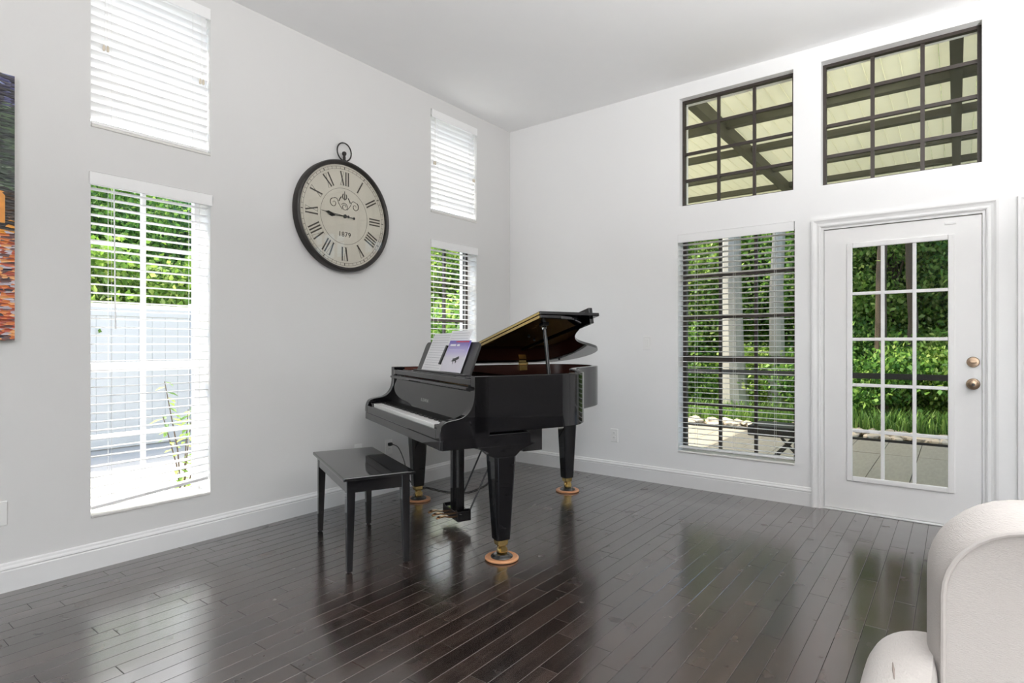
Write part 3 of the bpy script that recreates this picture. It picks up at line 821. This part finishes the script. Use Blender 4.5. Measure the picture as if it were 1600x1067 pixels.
# power cord from the outlet to the piano
def to_world(x, y, z): return tuple(rotp @ Vector((x, y, z)) + Vector(PLOC))
cp = [(.030, -1.605, .387), (.060, -1.602, .386), (.10, -1.585, .36), (.135, -1.56, .26), (.140, -1.52, .12), (.12, -1.42, .02), (.14, -1.33, .0055), (.211, -1.325, .005), (.379, -1.327, .005), (.524, -1.242, .005),
      (.50, -1.02, .005), (.441, -.871, .005), (.40, -.72, .005), (.44, -.66, .03), (.60, -.75, .25), (.78, -.88, .52), (.84, -.93, .72)]
cord = empty('power_cord', (.2, -1.52, 0)); tag(cord, 'thin black power cord running from the outlet across the floor under the piano', 'cord')
off = Vector((.2, -1.52, 0))
MB().tube([tuple(Vector(p) - off) for p in catmull(cp, 6)], .0038, 8).build('cable', 'rubber', cord, smooth=True)
pg = MB().box((.009, -1.622, .373), (.034, -1.588, .399)); pg.v = [tuple(Vector(p) - off) for p in pg.v]
pg.build('plug', 'rubber', cord, bevel=.005)

# ------------------------------------------------------------------ wall clock (local x along +y of the wall, local -y into the room)
CR = .408
clock = empty('wall_clock', (0, -2.052, 2.134), RA); tag(clock, 'large round iron wall clock shaped like a pocket watch, cream roman dial', 'clock')
MB().lathe([(CR - .02, -.001), (CR, -.002), (CR + .002, -.045), (CR - .004, -.058), (CR - .014, -.062), (CR - .024, -.058), (CR - .030, -.050), (CR - .031, -.034)], 96, axis=1, caps=False).build('case', 'clock_iron', clock, smooth=True)
MB().lathe([(.001, -.012), (CR - .025, -.012), (CR - .025, -.034), (.001, -.034)], 96, axis=1).build('dial', 'clock_dial', clock)
YD = -.0345
def flat_ring(r0, r1, seg=96):
    mb = MB(); v_ = []
    for k in range(seg):
        a = 2 * math.pi * k / seg
        v_ += [(r0 * math.cos(a), YD, r0 * math.sin(a)), (r1 * math.cos(a), YD, r1 * math.sin(a)), (r0 * math.cos(a), YD - .0008, r0 * math.sin(a)), (r1 * math.cos(a), YD - .0008, r1 * math.sin(a))]
    fs = []
    for k in range(seg):
        a, b_ = 4 * k, 4 * ((k + 1) % seg)
        fs += [(a + 2, a + 3, b_ + 3, b_ + 2), (a, b_, b_ + 1, a + 1), (a, a + 2, b_ + 2, b_), (a + 1, b_ + 1, b_ + 3, a + 3)]
    return mb.add(v_, fs)
flat_ring(.205, .2068).build('inner_circle', 'clock_ink', clock)
flat_ring(.345, .3466).build('minute_track', 'clock_ink', clock)
flat_ring(.363, .3646).build('minute_track', 'clock_ink', clock)
tk = MB()
def stroke(mb, p0, p1, w0, w1=None, yy=YD, th=.001):
    p0 = Vector((p0[0], 0, p0[1])); p1 = Vector((p1[0], 0, p1[1])); d = (p1 - p0).normalized(); nn_ = Vector((d.z, 0, -d.x)); w1 = w0 if w1 is None else w1
    q_ = [p0 - nn_ * w0 / 2, p0 + nn_ * w0 / 2, p1 + nn_ * w1 / 2, p1 - nn_ * w1 / 2]
    v_ = [(a.x, yy, a.z) for a in q_] + [(a.x, yy - th, a.z) for a in q_]
    mb.add(v_, [(0, 1, 2, 3), (4, 7, 6, 5), (0, 4, 5, 1), (1, 5, 6, 2), (2, 6, 7, 3), (3, 7, 4, 0)])
for k in range(60):
    a = math.pi / 2 - 2 * math.pi * k / 60
    r0, r1 = .346, .363
    stroke(tk, (r0 * math.cos(a), r0 * math.sin(a)), (r1 * math.cos(a), r1 * math.sin(a)), .006 if k % 5 == 0 else .0022)
tag(tk.build('minute_marks', 'clock_ink', clock), kind='stuff')
NUM = ['XII', 'I', 'II', 'III', 'IIII', 'V', 'VI', 'VII', 'VIII', 'IX', 'X', 'XI']
for k, s in enumerate(NUM):
    a = math.pi / 2 - 2 * math.pi * k / 12
    rad = Vector((math.cos(a), math.sin(a))); tan = Vector((math.sin(a), -math.cos(a)))
    wid = {'I': .022, 'V': .042, 'X': .044}
    tot = sum(wid[ch] for ch in s); x = -tot / 2
    mb = MB(); r0, r1 = .228, .328
    def P(x_, r_): 
        q_ = rad * r_ + tan * x_; return (q_.x, q_.y)
    for ch in s:
        w = wid[ch]; c0 = x + w / 2
        if ch == 'I': stroke(mb, P(c0, r0), P(c0, r1), .0105)
        elif ch == 'V':
            stroke(mb, P(c0 - .014, r1), P(c0 + .001, r0), .0105); stroke(mb, P(c0 + .015, r1), P(c0 + .001, r0), .002)
        else:
            stroke(mb, P(c0 - .014, r1), P(c0 + .014, r0), .0105); stroke(mb, P(c0 + .014, r1), P(c0 - .014, r0), .002)
        if ch == 'I' or True:
            for rr_ in (r0, r1): stroke(mb, P(c0 - w * .38, rr_), P(c0 + w * .38, rr_), .0013)
        x += w
    mb.build('numeral', 'clock_ink', clock)
text_mesh('printed_year', '1879', .052, .0006, 'clock_ink', clock, (0, YD - .0004, -.135), (R(90), 0, 0), 1.1)
# printed flourish
fl = MB()
def spiral(cx, cz, r0, r1, a0, a1, s=1, n_=22): return [(cx + s * (r0 + (r1 - r0) * k / n_) * math.cos(a0 + (a1 - a0) * k / n_), YD - .0003, cz + (r0 + (r1 - r0) * k / n_) * math.sin(a0 + (a1 - a0) * k / n_)) for k in range(n_ + 1)]
for s in (-1, 1):
    fl.tube(spiral(s * .095, .085, .006, .034, 0, 7.5, s), [.0012 + .0022 * k / 22 for k in range(23)], 5)
    fl.tube(catmull([(s * .02, YD - .0003, .05), (s * .05, YD - .0003, .085), (s * .07, YD - .0003, .122), (s * .10, YD - .0003, .118)], 5), .0022, 5)
    fl.tube(catmull([(s * .03, YD - .0003, .14), (s * .045, YD - .0003, .118), (s * .05, YD - .0003, .105)], 5), .004, 5)
    fl.tube(catmull([(s * .010, YD - .0003, .125), (s * .018, YD - .0003, .145), (s * .012, YD - .0003, .165)], 5), .0035, 5)
fl.tube(spiral(0, .07, .012, .03, 0, 9), .0022, 5)
fl.tube([(0, YD - .0003, .12), (0, YD - .0003, .185)], [.005, .002], 5)
fl.build('printed_flourish', 'clock_ink', clock)
YH = YD - .008
def hand(name, ang, length, tail, spade, yy):
    mb = MB(); d = Vector((math.cos(ang), math.sin(ang)))
    nrm = Vector((-d.y, d.x))
    stroke(mb, tuple(-d * tail), tuple(d * length), .007, .003, yy, .0015)
    q_ = [d * spade[0], d * spade[1] + nrm * spade[2], d * (spade[1] + .03), d * spade[1] - nrm * spade[2]]
    mb.add([(p.x, yy, p.y) for p in q_] + [(p.x, yy - .0016, p.y) for p in q_], [(0, 1, 2, 3), (4, 7, 6, 5), (0, 4, 5, 1), (1, 5, 6, 2), (2, 6, 7, 3), (3, 7, 4, 0)])
    mb.lathe([(.001, yy), (.010, yy), (.010, yy - .002), (.001, yy - .002)], 16, (-d.x * tail, 0, -d.y * tail), axis=1)
    return mb.build(name, 'satin_black', clock)
hand('minute_hand', R(180 - 3), .205, .078, (.10, .145, .010), YH)
hand('hour_hand', R(180 + 3), .15, .03, (.075, .115, .013), YH + .004)
MB().lathe([(.014, YD), (.014, YH - .003), (.008, YH - .006), (.001, YH - .006)], 20, axis=1).build('hub', 'satin_black', clock)
MB().lathe([(.001, -.0485), (CR - .0285, -.0485), (CR - .0285, -.0500), (.001, -.0500)], 96, axis=1).build('glass_cover', 'clock_glass', clock)
MB().lathe([(.018, .0), (.016, .012), (.010, .018), (.011, .030), (.009, .045), (.014, .052), (.017, .062), (.014, .072), (.004, .078)], 20, (0, -.030, CR - .004)).build('winding_stem', 'clock_iron', clock, smooth=True)
MB().tube([(.062 * math.cos(a), -.030, CR + .070 + .066 * math.sin(a)) for a in np.linspace(0, 2 * math.pi, 40, endpoint=False)], .0052, 10, closed=True).build('bow_ring', 'clock_iron', clock, smooth=True)

# ------------------------------------------------------------------ painting
pa = empty('wall_painting', (0, -4.40, 1.206), RA); tag(pa, 'unframed canvas painting with orange leaves and a lit window, cut by the picture edge', 'painting')
MB().box((-.45, -.034, 0), (.452, -.002, 1.272)).build('stretched_canvas', 'canvas_edge', pa, bevel=.003)
MB().box((-.449, -.0355, .002), (.451, -.0338, 1.270)).build('painted_face', 'oil_paint', pa)
wn = MB().prism([(.33, .56), (.415, .56), (.415, .69), (.40, .71), (.345, .71), (.33, .69)], 1, -.0365, -.0354).build('painted_window', 'red_print', pa)
m_ = mat('painted_orange', srgb('d48a28'), .35, var=.3, scale=30); wn.data.materials.clear(); wn.data.materials.append(m_)

# ------------------------------------------------------------------ armchair, turned towards the camera
AX0, AX1, AY = 3.580, 4.42, -3.305
ch = empty('armchair', (4.0, -3.55, 0)); tag(ch, 'cream linen upholstered armchair with rolled arms and a welted back cushion', 'armchair')
chO = Vector((4.0, -3.55, 0))
def L(p): return tuple(Vector(p) - chO)
def back_outline(ins, z0=.16):
    x0, x1, zt, r = AX0 + ins, AX1 - ins, .878 - ins, max(.05, .165 - ins * .6)
    pts = [(x0, z0 + ins), (x0 + .0, z0 + .3), (x0, zt - r - .1)]
    pts += [(x0 + r - r * math.cos(a), zt - r + r * math.sin(a)) for a in np.linspace(0, math.pi / 2, 10)]
    pts += [(x0 + r + (x1 - x0 - 2 * r) * t, zt + .006 * math.sin(math.pi * t)) for t in (.2, .4, .6, .8)]
    pts += [(x1 - r + r * math.sin(a), zt - r + r * math.cos(a)) for a in np.linspace(0, math.pi / 2, 10)]
    pts += [(x1, zt - r - .1), (x1, z0 + .3), (x1, z0 + ins)]
    return pts
rings = []
for ins, dy in ((.033, 0), (.029, -.002), (.025, .004), (.015, .022), (.006, .052), (.001, .09), (0, .125), (.006, .165), (.03, .205), (.065, .225), (.12, .235)):
    rings.append([L((x, AY + dy, z)) for x, z in back_outline(ins)])
bk_ = MB().rings(rings).build('backrest', 'linen', ch, smooth=True)
wl = [L((x, AY - .003, z)) for x, z in back_outline(.030)]
MB().tube(wl, .0055, 8).build('welt', 'linen_welt', bk_, smooth=True)
for sd in (-1, 1):
    xc = 4.0 + sd * .40
    def arm_ring(y, k, dz=0):
        base = [(-.015 + .118 * math.cos(a), .452 + .112 * math.sin(a)) for a in np.linspace(R(86), R(205), 16)]
        base += [(-.125, .30), (-.12, .16), (.0, .16), (.002, .50), (.0, .540), (-.004, .556)]
        cx_, cz_ = -.05, .44
        pts = [(xc - sd * (cx_ + (bx_ - cx_) * k), y, cz_ + (bz_ - cz_) * k if bz_ > .2 else bz_) for bx_, bz_ in base]
        return [L(p) for p in pts]
    rr = [arm_ring(y, k) for y, k in ((-3.10, .45), (-3.105, .65), (-3.12, .82), (-3.15, .95), (-3.19, 1.0), (-3.25, 1.01), (-3.5, 1.0), (-3.9, 1.0), (-4.04, .98), (-4.075, .9), (-4.085, .75))]
    ar = MB().rings(rr).build('arm', 'linen', ch, smooth=True)
    MB().tube([L((xc + sd * .071, -3.325, .5510)), L((xc + sd * .067, -3.36, .5525)), L((xc + sd * .063, -3.40, .554))], [.001, .0028, .001], 6).build('pleat', 'linen_fold_shade', ar, smooth=True)
MB().box(L((3.604, -4.06, .16)), L((4.396, -3.20, .34))).build('seat_base', 'linen', ch, bevel=.03, seg=4)
MB().box(L((3.61, -4.09, .335)), L((4.39, -3.30, .45))).build('seat_cushion', 'linen', ch, bevel=.05, seg=5)
for x in (3.62, 4.38):
    for y in (-3.18, -3.98):
        MB().rings([[L((x + a * w, y + b_ * w, z)) for a, b_ in ((-1, -1), (1, -1), (1, 1), (-1, 1))] for w, z in ((.018, 0), (.027, .162))]).build('leg', 'dark_wood', ch)

# ------------------------------------------------------------------ added fill uplights that brighten the ceiling, out of the picture
def add_uplight(x, y, power, label):
    e = empty('fill_uplight', (x, y, 0)); tag(e, label, 'fill light', 'added fill uplights')
    MB().lathe([(.02, 0), (.15, 0), (.15, .018), (.05, .03), (.012, .045)], 32).build('base', 'clock_iron', e, smooth=True)
    MB().lathe([(.011, .03), (.011, 1.70)], 16).build('pole', 'clock_iron', e, smooth=True)
    MB().lathe([(.012, 1.69), (.05, 1.70), (.13, 1.75), (.18, 1.82), (.175, 1.82), (.125, 1.757), (.05, 1.71), (.012, 1.705)], 32).build('uplight_bowl', 'plate_white', e, smooth=True)
    l_ = bpy.data.lights.new('uplight_source', 'AREA'); l_.shape = 'DISK'; l_.size = .28; l_.energy = power; l_.color = (1, 1, 1)
    b_ = bpy.data.objects.new('uplight_source', l_); COL.objects.link(b_); b_.parent = e; b_.location = (0, 0, 1.825); b_.rotation_euler = (math.pi, 0, 0)
    return e
add_uplight(4.95, -3.2, 290, 'added white bowl uplight, unseen, past the armchair')
add_uplight(5.0, -6.4, 150, 'added white bowl uplight, unseen, in the far end of the room')

# ------------------------------------------------------------------ outdoors: ground, patio, porch roof
GZ = -.12
g = MB().box((-40, -30, GZ - .2), (40, 45, GZ - .03)).build('ground', 'earth'); tag(g, kind='structure')
y_ = MB().box((-4.95, -9, GZ - .03), (-.22, 6.5, GZ)).build('side_yard_paving', 'concrete'); tag(y_, kind='structure')
patio = MB().box((-3.2, .2, GZ - .03), (7.2, 4.55, GZ - .012)).build('patio', 'earth'); tag(patio, kind='structure')
pwid = .36
pm = MB().box((-pwid / 2 + .004, -.6 + .004, -.03), (pwid / 2 - .004, .6 - .004, 0)).mesh('paver', 'patio_stone')
for i in range(28):
    for j in range(4):
        yy = .2 + .6 + j * 1.083 * 1.0
        sc = 1.083 / 1.2
        o = place(pm, 'paver', patio, (-3.02 + i * pwid, .2 + 1.0875 * (j + .5), GZ + RNG.normal(0, .0012)))
        o.scale = (1, 1.0875 / 1.2, 1)
roof = empty('porch_roof', (0, .2, 3.35)); tag(roof, 'cream boarded porch roof on dark beams seen through the two high windows', 'porch roof')
bmz = MB().box((-.0605, 0, .10), (.0605, 4.6, .125)).mesh('roof_board', 'porch_board')
for i in range(66):
    place(bmz, 'roof_board', roof, (-1.5 + i * .124, 0, 0), bevel=.004, seg=1)
for y in (1.11, 2.04, 2.97, 3.90):
    MB().box((-1.56, y - .04, .03), (6.7, y + .04, .099)).build('purlin', 'porch_beam', roof)
for x in (-1.4, 1.74, 3.632, 6.0):
    MB().box((x - .04, 0, -.03), (x + .04, 4.6, .097)).build('rafter', 'porch_beam', roof)
MB().box((-1.56, 4.55, -.15), (6.7, 4.66, .1)).build('eave_beam', 'porch_beam', roof)
rail = empty('screen_railing', (0, 4.5, GZ)); tag(rail, 'dark metal screen rail with posts along the far edge of the patio', 'railing')
MB().box((-3.1, -.025, .84), (6.7, .025, .915)).build('rail', 'screen_metal', rail)
MB().box((-3.1, -.02, .0), (6.7, .02, .03)).build('bottom_rail', 'screen_metal', rail)
for x in (-2.9, -.4, 2.1, 4.6, 6.6): MB().box((x - .025, -.025, 0), (x + .025, .025, 3.32)).build('post', 'screen_metal', rail)
# low black patio bench under the window
pb = empty('patio_bench', (2.33, 1.55, GZ)); tag(pb, 'low black outdoor bench on the patio behind the blind', 'bench')
MB().box((-.36, -.22, .40), (.36, .22, .50)).build('seat', 'screen_metal', pb, bevel=.01)
for s in (-1, 1):
    MB().tube([(-.30, s * .17, 0.01), (.05, s * .17, .40)], .014, 8).build('leg', 'screen_metal', pb)
    MB().tube([(.30, s * .17, 0.01), (-.05, s * .19, .40)], .014, 8).build('leg', 'screen_metal', pb)

# rocks and grass border
def ico(r, seed):
    rg = np.random.default_rng(seed); bm = bmesh.new(); bmesh.ops.create_icosphere(bm, subdivisions=1, radius=r)
    v_ = [tuple(np.array(x.co) * rg.uniform(.75, 1.2) * np.array((1, .8, .55))) for x in bm.verts]; f_ = [tuple(w.index for w in x.verts) for x in bm.faces]; bm.free(); return v_, f_
rk = MB(); protos = [ico(.075, s) for s in range(6)]
for k in range(620):
    v_, f_ = protos[k % 6]; s = RNG.uniform(.6, 1.5); x, y = RNG.uniform(-4.5, 6.5), RNG.uniform(4.62, 5.35); a = RNG.uniform(0, 6.28)
    ca, sa = math.cos(a), math.sin(a)
    rk.add([(x + s * (p[0] * ca - p[1] * sa), y + s * (p[0] * sa + p[1] * ca), GZ + .02 + s * p[2]) for p in v_], f_)
tag(rk.build('river_rocks', 'rock'), 'band of tan river rocks edging the patio', 'rocks', kind='stuff')
gr = MB()
for k in range(6500):
    x, y = RNG.uniform(-5, 7), 5.3 + abs(RNG.normal(0, .8)); hgt = RNG.uniform(.12, .36); a = RNG.uniform(0, 6.28); w = RNG.uniform(.006, .012); ln = RNG.uniform(.05, .22)
    dx_, dy_ = math.cos(a), math.sin(a)
    gr.add([(x - dy_ * w, y + dx_ * w, GZ - .03), (x + dy_ * w, y - dx_ * w, GZ - .03), (x + dx_ * ln * .4 + dy_ * w * .8, y + dy_ * ln * .4 - dx_ * w * .8, GZ + hgt * .65), (x + dx_ * ln * .4 - dy_ * w * .8, y + dy_ * ln * .4 + dx_ * w * .8, GZ + hgt * .65), (x + dx_ * ln, y + dy_ * ln, GZ + hgt)], [(0, 1, 2, 3), (3, 2, 4)])
me = bpy.data.meshes.new('border_grass'); me.from_pydata(gr.v, [], gr.f); me.materials.append(MATS['grass_blade'])
tag(place(me, 'border_grass'), 'long green grass growing behind the river rocks', 'grass', kind='stuff')

# vinyl fence beyond the clock wall
fx = -4.75
fence = empty('vinyl_fence', (fx, 0, GZ)); tag(fence, 'tall white vinyl fence outside the large left window', 'fence')
for k in range(8):
    y0 = -9 + k * 2.0
    MB().box((-.055, y0 - .06, 0), (.055, y0 + .06, 1.86)).build('post', 'fence_vinyl', fence, bevel=.008)
    MB().box((-.022, y0 + .06, .01), (.022, y0 + 1.94, .15)).build('rail', 'fence_vinyl', fence, bevel=.005)
    MB().box((-.022, y0 + .06, 1.66), (.022, y0 + 1.94, 1.78)).build('rail', 'fence_vinyl', fence, bevel=.005)
    for j in range(12):
        ya = y0 + .06 + j * .1566
        MB().box((-.011, ya + .001, .15), (.011, ya + .1556, 1.66)).build('picket', 'fence_vinyl', fence, bevel=.003, seg=1)

# ------------------------------------------------------------------ trees
def leaf_cloud(n, ell, clumps, size, seed, zc=0, spread=.33):
    rg = np.random.default_rng(seed)
    cc = rg.normal(size=(clumps, 3)); cc /= np.linalg.norm(cc, axis=1)[:, None]
    cc *= rg.uniform(.35, 1, (clumps, 1)) ** .6 * np.array(ell)
    idx = rg.integers(0, clumps, n)
    p = cc[idx] + rg.normal(size=(n, 3)) * spread * np.array([ell[0], ell[1], ell[2] * .7]) * .6
    p[:, 2] += zc
    s = rg.uniform(.6, 1.3, n) * size
    d = rg.normal(size=(n, 3)); d[:, 2] -= .5; d /= np.linalg.norm(d, axis=1)[:, None]
    r_ = np.cross(d, rg.normal(size=(n, 3))); r_ /= np.linalg.norm(r_, axis=1)[:, None]
    nn_ = np.cross(d, r_)
    v = np.empty((n, 4, 3))
    v[:, 0] = p; v[:, 1] = p + d * (s * .5)[:, None] + r_ * (s * .32)[:, None] + nn_ * (s * .08)[:, None]
    v[:, 2] = p + d * s[:, None]; v[:, 3] = p + d * (s * .5)[:, None] - r_ * (s * .32)[:, None] + nn_ * (s * .08)[:, None]
    me = bpy.data.meshes.new('crown')
    me.vertices.add(n * 4); me.vertices.foreach_set('co', v.reshape(-1))
    me.loops.add(n * 4); me.loops.foreach_set('vertex_index', np.arange(n * 4, dtype=np.int32))
    me.polygons.add(n); me.polygons.foreach_set('loop_start', np.arange(0, n * 4, 4, dtype=np.int32))
    me.update(calc_edges=True); me.validate()
    return me
CROWNS = []
for k, (lm, n_, ell, cl, sz, zc) in enumerate((('leaf_green', 36000, (2.0, 2.0, 2.3), 60, .115, 3.9), ('leaf_light', 30000, (1.7, 1.7, 2.0), 50, .105, 3.2), ('leaf_dark', 36000, (2.1, 2.1, 2.6), 60, .12, 4.4), ('leaf_green', 14000, (1.2, 1.2, .95), 34, .09, .75), ('leaf_light', 14000, (1.2, 1.2, 1.0), 34, .09, .8))):
    m_ = leaf_cloud(n_, ell, cl, sz, 100 + k, zc); m_.materials.append(MATS[lm]); CROWNS.append(m_)
def trunk_mesh(h, r, m, seed):
    rg = random.Random(seed); pts = [(0, 0, -.1)]; x = y = 0
    for k in range(1, 8):
        x += rg.uniform(-.09, .09); y += rg.uniform(-.09, .09); pts.append((x, y, h * k / 7))
    mb = MB().tube(pts, [r * (1.25 if i == 0 else 1 - .09 * i) for i in range(8)], 10)
    for k in range(5):
        a = rg.uniform(0, 6.28); i = rg.randint(3, 6); p = pts[i]; ln = rg.uniform(.7, 1.5)
        mb.tube([p, (p[0] + math.cos(a) * ln * .5, p[1] + math.sin(a) * ln * .5, p[2] + ln * .5), (p[0] + math.cos(a) * ln, p[1] + math.sin(a) * ln, p[2] + ln * .8)], [r * .4, r * .25, r * .1], 6)
    return mb.mesh('trunk', m)
TR = [trunk_mesh(5.0, .16, 'bark', 1), trunk_mesh(4.4, .13, 'bark', 2), trunk_mesh(5.6, .20, 'bark_pale', 3)]
def tree(x, y, kind, s, label, group):
    e = empty('shrub' if kind > 2 else 'tree', (x, y, GZ - .03), RNG.uniform(0, 6.28)); e.scale = (s, s, s * RNG.uniform(.9, 1.15))
    tag(e, label, 'shrub' if kind > 2 else 'tree', group)
    place(CROWNS[kind], 'crown', e)
    if kind < 3: place(TR[kind], 'trunk', e)
    return e
GW = 'trees in the woods beyond the patio'
LW_ = 'leafy green tree in the dense woods beyond the patio'
for (x, y, k, s) in ((-3.6, 8.2, 0, .8), (-1.5, 8.8, 1, .85), (.7, 9.2, 0, .8), (2.6, 8.8, 1, .85), (4.4, 8.8, 0, .8), (1.9, 11.0, 2, .85), (3.6, 11.4, 0, .9), (-.6, 11.6, 2, .85), (-2.8, 11.8, 2, .85),
                     (-5.6, 10.5, 0, .85), (5.8, 11.5, 2, .85), (.4, 14.5, 0, 1.05), (3.0, 14.8, 2, 1.0), (-3.0, 15, 0, 1.05), (-6.5, 14, 2, 1.0), (6.5, 15, 0, 1.05)):
    tree(x, y, k, s, LW_, GW)
# one large pale trunk stands out through the blind
e = empty('tree', (.30, 6.6, GZ - .03)); tag(e, 'tall tree with thick pale trunk seen through the blind beside the door', 'tree')
e.scale = (1.15, 1.15, 1.5)
place(TR[2], 'trunk', e, bevel=0); cr_ = place(CROWNS[2], 'crown', e); cr_.location.z = 2.2
e = empty('tree', (.95, 7.0, GZ - .03), 2.0); tag(e, 'slimmer pale-trunked tree to the right of the thick pale trunk', 'tree')
e.scale = (.75, .75, 1.5); place(TR[2], 'trunk', e); cr_ = place(CROWNS[0], 'crown', e); cr_.location.z = 2.4
for (x, y, rz, sc_, lab) in ((2.62, 6.9, 1.0, .8, 'slender dark-trunked tree seen through the first column of door panes'), (3.05, 7.4, 3.0, .7, 'slender dark-trunked tree seen through the middle column of door panes'), (3.62, 7.1, 5.0, .75, 'slender dark-trunked tree seen through the last column of door panes')):
    e = empty('tree', (x, y, GZ - .03), rz); tag(e, lab, 'tree'); e.scale = (sc_, sc_, 1.35)
    place(TR[1], 'trunk', e); cr_ = place(CROWNS[1], 'crown', e); cr_.location.z = 1.6
GS = 'shrubs under the woods'
for (x, y, k, s) in ((-4.6, 7.0, 3, 1.0), (-3.0, 7.2, 4, .9), (-1.3, 7.4, 3, .9), (.5, 7.6, 4, .8), (2.1, 7.3, 3, .95), (3.4, 7.5, 4, .8), (4.6, 7.2, 3, 1.0), (1.2, 9.6, 3, 1.3), (3.0, 9.8, 4, 1.3), (-2.2, 9.8, 3, 1.3), (-.4, 9.9, 4, 1.2), (4.6, 10, 3, 1.3)):
    tree(x, y, k, s, 'bushy green undergrowth shrub between the grass and the woods', GS)
GL = 'trees beyond the white fence'
for (x, y, k, s) in ((-9.4, -3.2, 2, .70), (-9.2, -.8, 0, .74), (-9.6, 1.6, 2, .70), (-8.4, 3.9, 1, .85), (-12, -2.2, 2, .86), (-12, .8, 0, .9), (-11.5, 3.6, 2, .86), (-8.4, 6.4, 0, .78), (-6.4, 5.8, 1, .8), (-11, 8, 2, .86), (-8, 9.5, 0, .85)):
    tree(x, y, k, s, 'leafy tree rising beyond the white vinyl fence', GL)
for (x, y, k, s) in ((-7.0, -3.0, 4, 1.25), (-7.1, -1.4, 4, 1.2), (-7.0, .2, 4, 1.25), (-7.1, 1.9, 4, 1.25), (-7.0, 3.6, 4, 1.25)):
    e = tree(x, y, k, s, 'bright yellow-green shrub showing over the top of the white fence', 'shrubs behind the fence')
    e.location.z += .55
# bushes by the narrow window and a young plant outside the large one
for (x, y, k, s) in ((-3.5, 2.6, 3, 1.0), (-4.0, 3.8, 4, 1.2), (-2.8, 4.2, 3, 1.1)):
    tree(x, y, k, s, 'bushy green shrub outside the narrow window behind the piano', 'shrubs by the narrow window')
e = empty('young_plant', (-1.05, -2.72, GZ), 0); tag(e, 'young plant with thin stems and drooping leaves outside the large left window', 'plant')
for k in range(5):
    a = k * 1.26; hgt = RNG.uniform(.55, 1.05)
    pts = [(0, 0, 0), (.05 * math.cos(a), .05 * math.sin(a), hgt * .5), (.16 * math.cos(a), .16 * math.sin(a), hgt)]
    sm = MB().tube(pts, [.006, .005, .003], 6).build('stem', 'bark', e)
    lf = MB()
    for j in range(14):
        t = .3 + .7 * j / 13; p = Vector(pts[1]).lerp(Vector(pts[2]), (t - .3) / .7) if t > .5 else Vector(pts[0]).lerp(Vector(pts[1]), t * 2)
        b_ = RNG.uniform(0, 6.28); d = Vector((math.cos(b_), math.sin(b_), -.35)); w = Vector((-d.y, d.x, 0)) * .017; ln = RNG.uniform(.07, .12)
        lf.add([p, p + d * ln * .5 + w + Vector((0, 0, .01)), p + d * ln, p + d * ln * .5 - w + Vector((0, 0, .01))], [(0, 1, 2, 3)])
    tag(lf.build('leaves', 'leaf_light', sm), kind='stuff')
